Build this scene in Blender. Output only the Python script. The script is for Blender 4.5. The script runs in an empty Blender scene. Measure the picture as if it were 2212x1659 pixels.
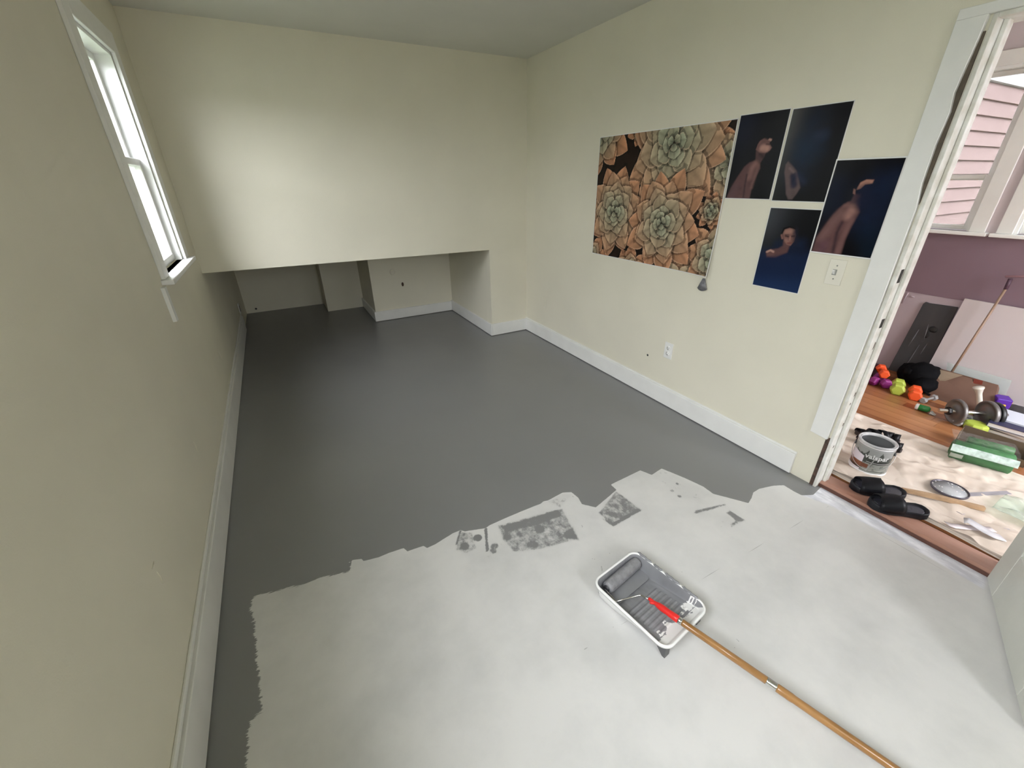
import bpy, bmesh, math, random
import numpy as np
from mathutils import Vector, Matrix
random.seed(7)
SC = bpy.context.scene
COL = SC.collection
# ------------------------------------------------------------------ camera
CAM = np.array([-2.259, -3.844, 1.5])
YAW, PIT, ROL, FPX = math.radians(28.24), math.radians(26.1), math.radians(-0.86), 897.8
def _basis():
    cy, sy, cp, sp = math.cos(YAW), math.sin(YAW), math.cos(PIT), math.sin(PIT)
    f = np.array([sy*cp, cy*cp, -sp]); r = np.array([cy, -sy, 0.]); u = np.cross(r, f)
    cr, sr = math.cos(ROL), math.sin(ROL)
    return cr*r+sr*u, -sr*r+cr*u, f
BR, BU, BF = _basis()
cam_d = bpy.data.cameras.new('camera'); cam = bpy.data.objects.new('camera', cam_d); COL.objects.link(cam)
cam_d.sensor_width = 36.0; cam_d.lens = FPX/2212*36; cam_d.clip_start = 0.02; cam_d.clip_end = 200
cam.matrix_world = Matrix(((BR[0], BU[0], -BF[0], CAM[0]), (BR[1], BU[1], -BF[1], CAM[1]), (BR[2], BU[2], -BF[2], CAM[2]), (0, 0, 0, 1)))
SC.camera = cam
# ------------------------------------------------------------------ world, light, exposure
SC.view_settings.view_transform = 'Standard'; SC.view_settings.look = 'None'
SC.view_settings.gamma = 1.0; SC.view_settings.use_curve_mapping = False
SC.view_settings.exposure = -.12
w = bpy.data.worlds.new('overcast_sky'); SC.world = w; w.use_nodes = True
wn = w.node_tree.nodes; bg = wn['Background']
bg.inputs['Color'].default_value = (0.975, 1.0, 1.06, 1); bg.inputs['Strength'].default_value = 27.0
SC.cycles.use_denoising = True
SC.cycles.max_bounces = 10; SC.cycles.diffuse_bounces = 6; SC.cycles.glossy_bounces = 4
SC.cycles.transparent_max_bounces = 12; SC.cycles.caustics_reflective = False; SC.cycles.caustics_refractive = False
SC.cycles.sample_clamp_indirect = 6.0
W = 2.782; H = 2.44; YB = -5.6; X2 = 2.1; FZ = 0.02; YN2 = -1.7; YS2 = -5.6
# openings (axis range, z range)
WIN1 = (-1.15, -0.53, 1.09, 2.12)
WIN2 = (-4.25, -3.22, 1.08, 2.25)  # unseen window, inferred from the floor light and sized to balance it
ADDED_WINB = (-1.88, -1.22, 1.1, 2.2)  # unseen back window, placed and sized to balance the light
ADDED_WINS = (.5, 1.95, .4, 2.35)  # unseen hall window, added to brighten the adjoining room
WINR = [(-2.65, -1.9, 1.13, 2.12), (-3.60, -2.86, 1.13, 2.12)]
DOOR = (-3.765, -3.055, 0.0, 1.975)
def portal(name, x, y0, y1, z0, z1, sx):
    l = bpy.data.lights.new(name, 'AREA'); l.shape = 'RECTANGLE'; l.size = z1-z0; l.size_y = y1-y0
    l.cycles.is_portal = True
    o = bpy.data.objects.new(name, l); COL.objects.link(o)
    o.location = (x, (y0+y1)/2, (z0+z1)/2); o.rotation_euler = (0, -math.pi/2 if sx > 0 else math.pi/2, 0)
portal('window_skylight', -W-.13, *WIN1, 1)
portal('window_skylight', -W-.13, *WIN2, 1)
for q in WINR: portal('window_skylight', X2+.13, *q, -1)
for q in (ADDED_WINS, ADDED_WINB):
    l = bpy.data.lights.new('window_skylight', 'AREA'); l.shape = 'RECTANGLE'; l.size = q[1]-q[0]; l.size_y = q[3]-q[2]; l.cycles.is_portal = True
    o = bpy.data.objects.new('window_skylight', l); COL.objects.link(o); o.location = ((q[0]+q[1])/2, YB-.13, (q[2]+q[3])/2); o.rotation_euler = (math.pi/2, 0, 0)
# ------------------------------------------------------------------ helpers
def at(px, py, axis, val):
    """world point where the sight line of a photograph pixel meets the plane axis=val"""
    d = BF + BR*(px-1106)/FPX + BU*(829.5-py)/FPX
    t = (val-CAM[axis])/d[axis]
    return CAM+t*d
def AX(px, py, v=0.0): return at(px, py, 0, v)
def AY(px, py, v=0.0): return at(px, py, 1, v)
def AZ(px, py, v=0.0): return at(px, py, 2, v)
def lin(c):
    return tuple((x/255/12.92 if x/255 <= .04045 else ((x/255+.055)/1.055)**2.4) for x in c)
MATS = {}
def mat(name, col, rough=.5, metal=0.0, var=0.0, vscale=6.0, bump=0.0, bscale=60.0, col2=None, spec=.5, alpha=None, sheen=0, coat=0, stretch=None):
    if name in MATS: return MATS[name]
    m = bpy.data.materials.new(name); m.use_nodes = True; nt = m.node_tree; N = nt.nodes; L = nt.links
    b = N['Principled BSDF']; b.inputs['Base Color'].default_value = (*col, 1); b.inputs['Roughness'].default_value = rough
    b.inputs['Metallic'].default_value = metal; b.inputs['Specular IOR Level'].default_value = spec
    if coat: b.inputs['Coat Weight'].default_value = coat
    tc = N.new('ShaderNodeTexCoord'); src = tc.outputs['Object']
    if stretch:
        mp = N.new('ShaderNodeMapping'); mp.inputs['Scale'].default_value = stretch; L.new(src, mp.inputs[0]); src = mp.outputs[0]
    if var or col2:
        n = N.new('ShaderNodeTexNoise'); n.inputs['Scale'].default_value = vscale; n.inputs['Detail'].default_value = 5; L.new(src, n.inputs['Vector'])
        r = N.new('ShaderNodeValToRGB'); r.color_ramp.elements[0].position = .35; r.color_ramp.elements[1].position = .65
        c2 = col2 if col2 else tuple(max(0, c*(1-var)) for c in col)
        r.color_ramp.elements[0].color = (*c2, 1); r.color_ramp.elements[1].color = (*col, 1)
        L.new(n.outputs['Fac'], r.inputs[0]); L.new(r.outputs[0], b.inputs['Base Color'])
    if bump:
        n2 = N.new('ShaderNodeTexNoise'); n2.inputs['Scale'].default_value = bscale; n2.inputs['Detail'].default_value = 3; L.new(src, n2.inputs['Vector'])
        bp = N.new('ShaderNodeBump'); bp.inputs['Strength'].default_value = bump; bp.inputs['Distance'].default_value = .004
        L.new(n2.outputs['Fac'], bp.inputs['Height']); L.new(bp.outputs[0], b.inputs['Normal'])
    MATS[name] = m; return m
def attr_mat(name, attr, rough=.5, spec=.5):
    m = bpy.data.materials.new(name); m.use_nodes = True; nt = m.node_tree
    a = nt.nodes.new('ShaderNodeAttribute'); a.attribute_name = attr
    b = nt.nodes['Principled BSDF']; nt.links.new(a.outputs['Color'], b.inputs['Base Color'])
    b.inputs['Roughness'].default_value = rough; b.inputs['Specular IOR Level'].default_value = spec
    return m
def glass_mat(name, tint=(1, 1, 1), ior=1.45, rough=.02, milk=0.0):
    m = bpy.data.materials.new(name); m.use_nodes = True; nt = m.node_tree; N = nt.nodes; L = nt.links
    N.remove(N['Principled BSDF']); out = N['Material Output']
    t = N.new('ShaderNodeBsdfTransparent'); t.inputs[0].default_value = (*tint, 1)
    g = N.new('ShaderNodeBsdfGlossy'); g.inputs['Roughness'].default_value = rough
    lw = N.new('ShaderNodeLayerWeight'); lw.inputs['Blend'].default_value = .5
    pw = N.new('ShaderNodeMath'); pw.operation = 'POWER'; L.new(lw.outputs['Facing'], pw.inputs[0]); pw.inputs[1].default_value = 4.5
    fr = N.new('ShaderNodeMath'); fr.operation = 'MULTIPLY_ADD'; L.new(pw.outputs[0], fr.inputs[0]); f0 = ((ior-1)/(ior+1))**2; fr.inputs[1].default_value = .75; fr.inputs[2].default_value = f0
    mx = N.new('ShaderNodeMixShader'); L.new(fr.outputs[0], mx.inputs[0]); L.new(t.outputs[0], mx.inputs[1]); L.new(g.outputs[0], mx.inputs[2])
    last = mx
    if milk:
        d = N.new('ShaderNodeBsdfDiffuse'); d.inputs[0].default_value = (.85, .88, .86, 1)
        m2 = N.new('ShaderNodeMixShader'); m2.inputs[0].default_value = milk; L.new(mx.outputs[0], m2.inputs[1]); L.new(d.outputs[0], m2.inputs[2]); last = m2
    L.new(last.outputs[0], out.inputs[0]); return m
WLOC = {}
class MB:
    def __init__(s): s.v = []; s.f = []; s.sm = []
    def add(s, vs, fs, sm=False):
        n = len(s.v); s.v += [tuple(map(float, v)) for v in vs]; s.f += [tuple(i+n for i in f) for f in fs]; s.sm += [sm]*len(fs)
        return s
    def box(s, x0, x1, y0, y1, z0, z1):
        x0, x1 = sorted((x0, x1)); y0, y1 = sorted((y0, y1)); z0, z1 = sorted((z0, z1))
        return s.add([(x0, y0, z0), (x1, y0, z0), (x1, y1, z0), (x0, y1, z0), (x0, y0, z1), (x1, y0, z1), (x1, y1, z1), (x0, y1, z1)],
                     [(0, 3, 2, 1), (4, 5, 6, 7), (0, 1, 5, 4), (1, 2, 6, 5), (2, 3, 7, 6), (3, 0, 4, 7)])
    def obox(s, o, ex, ey, ez):
        """box spanned by three edge vectors from corner o"""
        o, ex, ey, ez = map(np.array, (o, ex, ey, ez)); p = [o, o+ex, o+ex+ey, o+ey, o+ez, o+ex+ez, o+ex+ey+ez, o+ey+ez]
        fs = [(0, 3, 2, 1), (4, 5, 6, 7), (0, 1, 5, 4), (1, 2, 6, 5), (2, 3, 7, 6), (3, 0, 4, 7)]
        if np.dot(np.cross(ex, ey), ez) < 0: fs = [f[::-1] for f in fs]
        return s.add(p, fs)
    def prism(s, pts, ext):
        """polygon pts (3d, ordered) extruded by vector ext"""
        n = len(pts); pts = [np.array(p, float) for p in pts]; e = np.array(ext, float)
        nrm = sum((np.cross(pts[i]-pts[0], pts[(i+1) % n]-pts[0]) for i in range(n)), np.zeros(3))
        if np.dot(nrm, e) > 0: pts = pts[::-1]
        fs = [tuple(range(n)), tuple(range(2*n-1, n-1, -1))]+[(i, n+i, n+(i+1) % n, (i+1) % n) for i in range(n)]
        fs = [fs[0], fs[1]]+[f[::-1] for f in fs[2:]]
        fs = [fs[0], fs[1]]+[(i, (i+1) % n, n+(i+1) % n, n+i)[::-1] for i in range(n)]
        return s.add(pts+[p+e for p in pts], fs)
    def rings(s, rings, cap=True, sm=True, closed=True):
        """loft a list of rings (each list of 3d points, same count)"""
        n = len(rings[0]); vs = [p for r in rings for p in r]; fs = []
        for k in range(len(rings)-1):
            for i in range(n if closed else n-1):
                j = (i+1) % n; fs.append((k*n+i, k*n+j, (k+1)*n+j, (k+1)*n+i))
        s.add(vs, fs, sm)
        if cap and closed:
            b = len(s.v)-len(vs)
            s.f.append(tuple(b+i for i in range(n))[::-1]); s.sm.append(False)
            s.f.append(tuple(b+(len(rings)-1)*n+i for i in range(n))); s.sm.append(False)
        return s
    def lathe(s, c, prof, n=32, axis=(0, 0, 1), cap=True, sm=True):
        ax = Vector(axis).normalized(); q = ax.to_track_quat('Z', 'Y'); c = Vector(c); R = []
        for r, z in prof:
            R.append([tuple(c+q @ Vector((r*math.cos(2*math.pi*i/n), r*math.sin(2*math.pi*i/n), z))) for i in range(n)])
        return s.rings(R, cap, sm)
    def tube(s, pts, r, n=10, cap=True):
        pts = [Vector(p) for p in pts]; R = []; up = None
        rr = r if isinstance(r, (list, tuple)) else [r]*len(pts)
        for i, p in enumerate(pts):
            t = (pts[min(i+1, len(pts)-1)]-pts[max(i-1, 0)]).normalized()
            if up is None:
                up = Vector((0, 0, 1)) if abs(t.z) < .9 else Vector((1, 0, 0))
            a = t.cross(up).normalized(); b = a.cross(t).normalized(); up = b
            R.append([tuple(p+rr[i]*(math.cos(2*math.pi*k/n)*a+math.sin(2*math.pi*k/n)*b)) for k in range(n)])
        R = [x[::-1] for x in R]
        return s.rings(R, cap)
    def ico(s, c, rad, sub=2, jit=0.0, seed=0, zmin=None):
        bm = bmesh.new(); bmesh.ops.create_icosphere(bm, subdivisions=sub, radius=1); rn = random.Random(seed)
        rad = rad if isinstance(rad, (tuple, list)) else (rad,)*3
        vs = []
        for v in bm.verts:
            k = 1+jit*(rn.random()-.5)*2
            p = [c[0]+v.co.x*rad[0]*k, c[1]+v.co.y*rad[1]*k, c[2]+v.co.z*rad[2]*k]
            if zmin is not None: p[2] = max(p[2], zmin)
            vs.append(tuple(p))
        fs = [tuple(v.index for v in f.verts) for f in bm.faces]; bm.free()
        return s.add(vs, fs, True)
    def grid(s, fn, nu, nv, sm=True, flip=False):
        vs = [fn(i/nu, j/nv) for j in range(nv+1) for i in range(nu+1)]
        fs = [(j*(nu+1)+i, j*(nu+1)+i+1, (j+1)*(nu+1)+i+1, (j+1)*(nu+1)+i) for j in range(nv) for i in range(nu)]
        if flip: fs = [f[::-1] for f in fs]
        return s.add(vs, fs, sm)
def tag(o, label=None, cat=None, group=None, kind=None):
    for k, v in (('label', label), ('category', cat), ('group', group), ('kind', kind)):
        if v: o[k] = v
    return o
def empty(name, loc, label=None, cat=None, group=None, kind=None):
    o = bpy.data.objects.new(name, None); COL.objects.link(o); o.location = loc; o.empty_display_size = .05; WLOC[o] = Vector(loc)
    return tag(o, label, cat, group, kind)
def build(name, mb, m, parent=None, label=None, cat=None, group=None, kind=None, bevel=0, solid=0, subd=0, merge=0):
    vs = np.array(mb.v); lo = vs.min(0); hi = vs.max(0); loc = Vector(((lo[0]+hi[0])/2, (lo[1]+hi[1])/2, lo[2]))
    me = bpy.data.meshes.new(name); me.from_pydata([tuple(v) for v in (vs-np.array(loc))], [], mb.f); me.update()
    me.polygons.foreach_set('use_smooth', mb.sm)
    if merge:
        bm = bmesh.new(); bm.from_mesh(me); bmesh.ops.remove_doubles(bm, verts=bm.verts, dist=merge); bmesh.ops.recalc_face_normals(bm, faces=bm.faces); bm.to_mesh(me); bm.free()
    me.materials.append(m); o = bpy.data.objects.new(name, me); COL.objects.link(o)
    WLOC[o] = loc
    if parent is not None:
        o.parent = parent; o.location = loc-WLOC[parent]
    else: o.location = loc
    if bevel:
        b = o.modifiers.new('bevel', 'BEVEL'); b.width = bevel; b.segments = 2; b.limit_method = 'ANGLE'; b.angle_limit = math.radians(40)
    if subd:
        b = o.modifiers.new('subd', 'SUBSURF'); b.levels = subd; b.render_levels = subd
    if solid:
        b = o.modifiers.new('solid', 'SOLIDIFY'); b.thickness = solid; b.offset = 0
    return tag(o, label, cat, group, kind)
def wall_x(x0, x1, yr, zr, holes):
    """slab between x0 and x1 with rectangular holes (y0,y1,z0,z1)"""
    mb = MB(); ys = sorted({yr[0], yr[1], *[h[0] for h in holes], *[h[1] for h in holes]}); zs = sorted({zr[0], zr[1], *[h[2] for h in holes], *[h[3] for h in holes]})
    def solid(i, j):
        if i < 0 or j < 0 or i >= len(ys)-1 or j >= len(zs)-1: return False
        yc, zc = (ys[i]+ys[i+1])/2, (zs[j]+zs[j+1])/2
        return not any(h[0] < yc < h[1] and h[2] < zc < h[3] for h in holes)
    for i in range(len(ys)-1):
        for j in range(len(zs)-1):
            if not solid(i, j): continue
            a, b, c, d = ys[i], ys[i+1], zs[j], zs[j+1]
            mb.add([(x0, a, c), (x0, b, c), (x0, b, d), (x0, a, d)], [(3, 2, 1, 0)][:1])
            mb.add([(x1, a, c), (x1, b, c), (x1, b, d), (x1, a, d)], [(0, 1, 2, 3)])
            if not solid(i-1, j): mb.add([(x0, a, c), (x1, a, c), (x1, a, d), (x0, a, d)], [(0, 1, 2, 3)])
            if not solid(i+1, j): mb.add([(x0, b, c), (x1, b, c), (x1, b, d), (x0, b, d)], [(3, 2, 1, 0)])
            if not solid(i, j-1): mb.add([(x0, a, c), (x1, a, c), (x1, b, c), (x0, b, c)], [(3, 2, 1, 0)])
            if not solid(i, j+1): mb.add([(x0, a, d), (x1, a, d), (x1, b, d), (x0, b, d)], [(0, 1, 2, 3)])
    return mb
def mesh_grid_color(name, P, Cc, m, **kw):
    """P (nv,nu,3) points, Cc (nv,nu,3) linear colour"""
    nv, nu = P.shape[:2]; loc = Vector(P.reshape(-1, 3).mean(0)); me = bpy.data.meshes.new(name)
    v = (P.reshape(-1, 3)-np.array(loc)).astype(np.float32)
    idx = np.arange(nu*nv).reshape(nv, nu); q = np.stack([idx[:-1, :-1], idx[:-1, 1:], idx[1:, 1:], idx[1:, :-1]], -1).reshape(-1, 4)
    me.vertices.add(nu*nv); me.vertices.foreach_set('co', v.ravel())
    me.loops.add(q.size); me.loops.foreach_set('vertex_index', q.ravel().astype(np.int32))
    me.polygons.add(len(q)); me.polygons.foreach_set('loop_start', np.arange(0, q.size, 4, dtype=np.int32)); me.polygons.foreach_set('loop_total', np.full(len(q), 4, dtype=np.int32))
    me.update(calc_edges=True)
    if Cc is not None:
        a = me.attributes.new('print', 'FLOAT_COLOR', 'POINT'); c = np.ones((nu*nv, 4), np.float32); c[:, :3] = Cc.reshape(-1, 3); a.data.foreach_set('color', c.ravel())
    me.materials.append(m); o = bpy.data.objects.new(name, me); COL.objects.link(o); o.location = loc; WLOC[o] = loc
    par = kw.pop('parent', None)
    if par is not None: o.parent = par; o.location = loc-WLOC[par]
    return tag(o, **kw)
# ------------------------------------------------------------------ materials
WALLC = (.735, .705, .585)
def wall_paint(name, col, dirt=.05):
    return mat(name, col, .55, 0, dirt, 2.2, .12, 220, spec=.3)
M_wall = wall_paint('cream_wall_paint', WALLC)
M_ceil = wall_paint('ceiling_paint', (.66, .66, .61))
M_trim = mat('white_trim_paint', (.80, .80, .77), .4, 0, .05, 7, .1, 120)
M_trim_worn = mat('worn_white_trim_paint', (.74, .74, .70), .45, 0, 0, 22, .25, 80, col2=(.60, .585, .52))
M_sash = mat('white_sash_paint', (.85, .86, .84), .3, 0, .04, 9)
M_glass = glass_mat('window_glass')
M_purple = wall_paint('mauve_wall_paint', (.215, .145, .175))
M_wood_fl = None
# ------------------------------------------------------------------ the floor with its half-finished grey coat
def poly_sdf(P, poly):
    d = np.full(len(P), 1e9); inside = np.zeros(len(P), bool); n = len(poly)
    for i in range(n):
        a, b = poly[i], poly[(i+1) % n]; e = b-a; w_ = P-a
        t = np.clip((w_ @ e)/max(e @ e, 1e-12), 0, 1); q = w_-t[:, None]*e; d = np.minimum(d, (q*q).sum(1))
        c = (a[1] > P[:, 1]) != (b[1] > P[:, 1])
        xs = (b[0]-a[0])*(P[:, 1]-a[1])/(b[1]-a[1] if b[1] != a[1] else 1e-9)+a[0]
        inside ^= c & (P[:, 0] < xs)
    d = np.sqrt(d); return np.where(inside, -d, d)
def seg_d(P, a, b):
    a = np.array(a); b = np.array(b); e = b-a; t = np.clip(((P-a) @ e)/(e @ e), 0, 1); return np.linalg.norm(P-a-t[:, None]*e, axis=1)
def fl(pts): return np.array([AZ(x, y, 0.0)[:2] for x, y in pts])
bare = [(538, 1572), (548, 1545), (565, 1535), (561, 1487), (556, 1437), (553, 1403), (550, 1353), (543, 1316), (545, 1294), (550, 1289), (568, 1284), (609, 1273), (656, 1262),
        (684, 1251), (690, 1247), (737, 1237), (756, 1233), (760, 1210), (781, 1207), (785, 1212), (818, 1204), (841, 1194), (872, 1184), (880, 1191), (915, 1179), (922, 1184), (940, 1176),
        (978, 1152), (995, 1145), (1004, 1148), (1035, 1143), (1049, 1141), (1057, 1135), (1092, 1119), (1130, 1103), (1168, 1088), (1174, 1083), (1184, 1081), (1215, 1064), (1234, 1063), (1249, 1075),
        (1257, 1089), (1287, 1096), (1318, 1070), (1332, 1058), (1319, 1047), (1383, 1016), (1408, 1026), (1429, 1012), (1478, 1032), (1519, 1051), (1541, 1067), (1573, 1075),
        (1617, 1087), (1624, 1075), (1627, 1064), (1640, 1056), (1671, 1049), (1693, 1048), (1714, 1061), (1732, 1070), (1757, 1069)]
bp_ = list(fl(bare))+[np.array([.13, -3.07]), np.array([.13, -5.9]), np.array([-2.62, -5.9]), np.array([-2.62, -3.6])]
bp_ += list(fl([(531, 1655)]))
bare_poly = np.array(bp_)
def build_floor():
    xs = np.concatenate([np.arange(-2.90, -2.66, .05), np.arange(-2.66, .03, .0065), [.03, .08, .14]])
    ys = np.concatenate([np.arange(-5.8, -4.1, .1), np.arange(-4.1, -2.25, .0065), np.arange(-2.25, 2.7, .1)])
    X, Y = np.meshgrid(xs, ys); P2 = np.stack([X.ravel(), Y.ravel()], 1)
    sd = poly_sdf(P2, bare_poly)      # negative on the bare boards
    smear = np.zeros(len(P2))
    def patch(pts, dens, soft=.012):
        nonlocal smear
        d = poly_sdf(P2, fl(pts)); smear = np.maximum(smear, dens*np.clip(.5-d/soft, 0, 1))
    def blob(x, y, rpx, dens):
        nonlocal smear
        c = AZ(x, y)[:2]; d = np.linalg.norm(P2-c, axis=1); smear = np.maximum(smear, dens*np.clip((rpx*.0021-d)/.008+.5, 0, 1))
    patch([(1075, 1135), (1215, 1098), (1249, 1165), (1170, 1186), (1111, 1192), (1084, 1165)], .54)
    patch([(1080, 1136), (1205, 1101), (1218, 1115), (1150, 1138), (1092, 1150)], .9, .02)
    patch([(1215, 1150), (1238, 1138), (1250, 1166), (1222, 1164)], .95, .02)
    blob(1150, 1178, 13, .7); blob(1166, 1143, 12, .85); blob(1096, 1160, 10, .7)
    patch([(1293, 1108), (1330, 1060), (1387, 1101), (1325, 1138)], .62)
    patch([(1300, 1120), (1325, 1138), (1387, 1102), (1378, 1098), (1325, 1128)], .95, .01)
    patch([(987, 1170), (995, 1148), (1020, 1150), (1030, 1185), (1008, 1195), (984, 1188)], .5)
    blob(1003, 1180, 12, .72); blob(1032, 1162, 10, .85); blob(1068, 1180, 9, .75); blob(1066, 1190, 8, .7)
    patch([(1046, 1141), (1052, 1141), (1056, 1190), (1050, 1191)], 1.0, .004)
    patch([(988, 1176), (997, 1146), (992, 1146), (984, 1176)], .95, .006)
    patch([(1576, 1102), (1609, 1124), (1579, 1138), (1586, 1122), (1569, 1108)], .8, .014)
    patch([(1545, 1132), (1585, 1098), (1609, 1124), (1560, 1148)], .25, .03)
    patch([(1498, 1108), (1503, 1102), (1566, 1088), (1569, 1091), (1503, 1110)], .75, .008)
    patch([(1410, 1027), (1429, 1013), (1541, 1067), (1513, 1080), (1475, 1078)], .18, .02)
    blob(1463, 1045, 4, .85); blob(1468, 1072, 5, .85); blob(1452, 1060, 6, .5)
    patch([(1184, 1083), (1218, 1066), (1237, 1068), (1209, 1097)], .36, .015)
    patch([(990, 1170), (1110, 1175), (1060, 1215), (1000, 1205)], .13, .05)
    # thin lilac-white wipe of paint along the doorway
    strip = poly_sdf(P2, fl([(1747, 1050), (1767, 1048), (2134, 1246), (2124, 1272), (1960, 1177), (1855, 1124), (1790, 1090), (1732, 1070)]))
    wipe = np.clip(.5-strip/.012, 0, 1)
    seam = np.minimum.reduce([seg_d(P2, AZ(1500, 1260)[:2], AZ(1790, 1093)[:2]), seg_d(P2, AZ(1275, 1395)[:2]*0+AZ(1500, 1260)[:2], AZ(1340, 1350)[:2])+.0006,
                              seg_d(P2, AZ(2110, 1272)[:2], AZ(1800, 1098)[:2])])
    for (x, y, dx, dy) in [(1278, 1207, 8, 1), (1299, 1222, 2, 12), (1472, 1235, 2, 1), (1588, 1376, 8, 9), (1324, 1353, 2, 2), (1257, 1135, 1, 4), (1237, 1071, 1, 3), (1586, 1399, 2, 1), (1316, 1195, 2, 1), (1262, 1403, 6, -4), (1638, 1517, 2, 1)]:
        seam = np.minimum(seam, np.maximum(seg_d(P2, AZ(x, y)[:2], AZ(x+dx, y+dy)[:2])-.0012, 0))
    o = mesh_grid_color('floor', np.dstack([X, Y, np.zeros_like(X)]), None, floor_mat(), kind='structure', label=None)
    me = o.data
    for nm, arr in (('coat_edge', sd), ('smear', smear), ('wipe', wipe), ('seam', seam)):
        a = me.attributes.new(nm, 'FLOAT', 'POINT'); a.data.foreach_set('value', arr.astype(np.float32))
    return o
def floor_mat():
    m = bpy.data.materials.new('half_painted_floor'); m.use_nodes = True; nt = m.node_tree; N = nt.nodes; L = nt.links; b = N['Principled BSDF']
    def A(n): a = N.new('ShaderNodeAttribute'); a.attribute_name = n; return a.outputs['Fac']
    def M(op, a, b_=None, c=None, clamp=False):
        n = N.new('ShaderNodeMath'); n.operation = op; n.use_clamp = clamp
        for i, x in enumerate((a, b_, c)):
            if x is None: continue
            if isinstance(x, (int, float)): n.inputs[i].default_value = x
            else: L.new(x, n.inputs[i])
        return n.outputs[0]
    g = N.new('ShaderNodeNewGeometry'); sep = N.new('ShaderNodeSeparateXYZ'); L.new(g.outputs['Position'], sep.inputs[0])
    def noise(sc, det=4, strv=None, rough=.5):
        v = g.outputs['Position']
        if strv: mp = N.new('ShaderNodeMapping'); mp.inputs['Scale'].default_value = strv; L.new(v, mp.inputs[0]); v = mp.outputs[0]
        n = N.new('ShaderNodeTexNoise'); n.inputs['Scale'].default_value = sc; n.inputs['Detail'].default_value = det; n.inputs['Roughness'].default_value = rough; L.new(v, n.inputs['Vector']); return n.outputs['Fac']
    def mix(f, a, b_):
        n = N.new('ShaderNodeMix'); n.data_type = 'RGBA'
        if isinstance(f, float): n.inputs[0].default_value = f
        else: L.new(f, n.inputs[0])
        for i, x in ((6, a), (7, b_)):
            if isinstance(x, tuple): n.inputs[i].default_value = (*x, 1)
            else: L.new(x, n.inputs[i])
        return n.outputs[2]
    # ragged brushing along the wall side, crisp roller edge elsewhere
    left = M('LESS_THAN', sep.outputs[0], -2.28)
    brush = M('SUBTRACT', noise(42, 6, (.22, 1.9, 1), .75), .5)
    amp = M('MULTIPLY_ADD', left, .06, .006)
    e = M('ADD', A('coat_edge'), M('MULTIPLY', brush, amp))
    coat = M('MULTIPLY_ADD', e, 700.0, .5, True)
    sm = M('MULTIPLY_ADD', M('SUBTRACT', A('smear'), M('MULTIPLY_ADD', noise(24, 7, (1, .75, 1), .72), 1.7, -.35)), 2.6, .5, True)
    sm = M('MULTIPLY', sm, M('GREATER_THAN', A('smear'), .02))
    sm = M('MAXIMUM', M('MULTIPLY', sm, M('MULTIPLY', A('smear'), 6.0, None, True)), M('MULTIPLY', A('smear'), .30))
    fac = M('MAXIMUM', coat, sm)
    r1 = N.new('ShaderNodeValToRGB'); r1.color_ramp.elements[0].color = (.56, .56, .545, 1); r1.color_ramp.elements[1].color = (.66, .655, .635, 1)
    r1.color_ramp.elements[0].position = .3; r1.color_ramp.elements[1].position = .6; L.new(noise(3.5, 8, None, .62), r1.inputs[0])
    scuff = M('MULTIPLY', M('LESS_THAN', noise(9, 8, (1, .35, 1), .75), .335), .22)
    white = mix(scuff, r1.outputs[0], (.5, .5, .5))
    wnoise = M('MULTIPLY_ADD', noise(16, 5, (1.5, .5, 1), .6), 4.0, -1.55, True)
    wcol = mix(wnoise, (.54, .55, .60), (.88, .89, .94))
    white = mix(M('MULTIPLY', A('wipe'), .85), white, wcol)
    white = mix(M('MULTIPLY', M('LESS_THAN', A('seam'), .0013), .55), white, (.2, .2, .19))
    r2 = N.new('ShaderNodeValToRGB'); r2.color_ramp.elements[0].color = (.195, .195, .195, 1); r2.color_ramp.elements[1].color = (.220, .220, .220, 1); L.new(noise(2.2, 4), r2.inputs[0])
    col = mix(fac, white, r2.outputs[0]); L.new(col, b.inputs['Base Color'])
    L.new(M('MULTIPLY_ADD', fac, -.10, M('MULTIPLY_ADD', noise(5, 4), .12, .36)), b.inputs['Roughness'])
    b.inputs['Specular IOR Level'].default_value = .5
    bu = N.new('ShaderNodeBump'); bu.inputs['Strength'].default_value = .10; bu.inputs['Distance'].default_value = .003; L.new(noise(14, 5), bu.inputs['Height']); L.new(bu.outputs[0], b.inputs['Normal'])
    return m
build_floor()
# ------------------------------------------------------------------ room shell
T = .12
build('wall_left', wall_x(-W-T, -W, (YB, 2.55), (-.05, H+.1), [WIN1, WIN2]), M_wall, kind='structure')
build('wall_right', wall_x(0, T, (YB, T), (-.05, H+.1), [(DOOR[0], DOOR[1], -.05, DOOR[3])]), M_wall, kind='structure')
zl = AX(434, 590, -W)[2]; zr_ = AY(1058, 540, 0)[2]; xa = -.425
build('wall_far', MB().prism([(-W, 0, .913), (xa, 0, zr_), (xa, 0, -.05), (.0, 0, -.05), (.0, 0, H+.1), (-W, 0, H+.1)], (0, T, 0)), M_wall, kind='structure')
M_niche = M_wall
XB, XC, D3, D4, D5 = -1.393, -1.849, 1.161, 1.942, 2.389
build('wall_niche_right', MB().box(xa, xa+T, T, D3, -.05, .98), M_niche, kind='structure')
build('wall_niche_chimney', MB().box(XB, xa, D3, D3+.1, -.05, .98).box(XB, XB+.1, D3+.1, D4, -.05, .98), M_niche, kind='structure')
build('wall_niche_step', MB().box(XC, XB+.1, D4, D4+.1, -.05, .98).box(XC, XC+.1, D4+.1, D5, -.05, .98), M_niche, kind='structure')
build('wall_niche_end', MB().box(-W, XC+.1, D5, D5+.1, -.05, .98), M_niche, kind='structure')
build('ceiling_niche', MB().box(-W, xa+T, T, D5+.1, .93, 1.0), M_niche, kind='structure')
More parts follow.
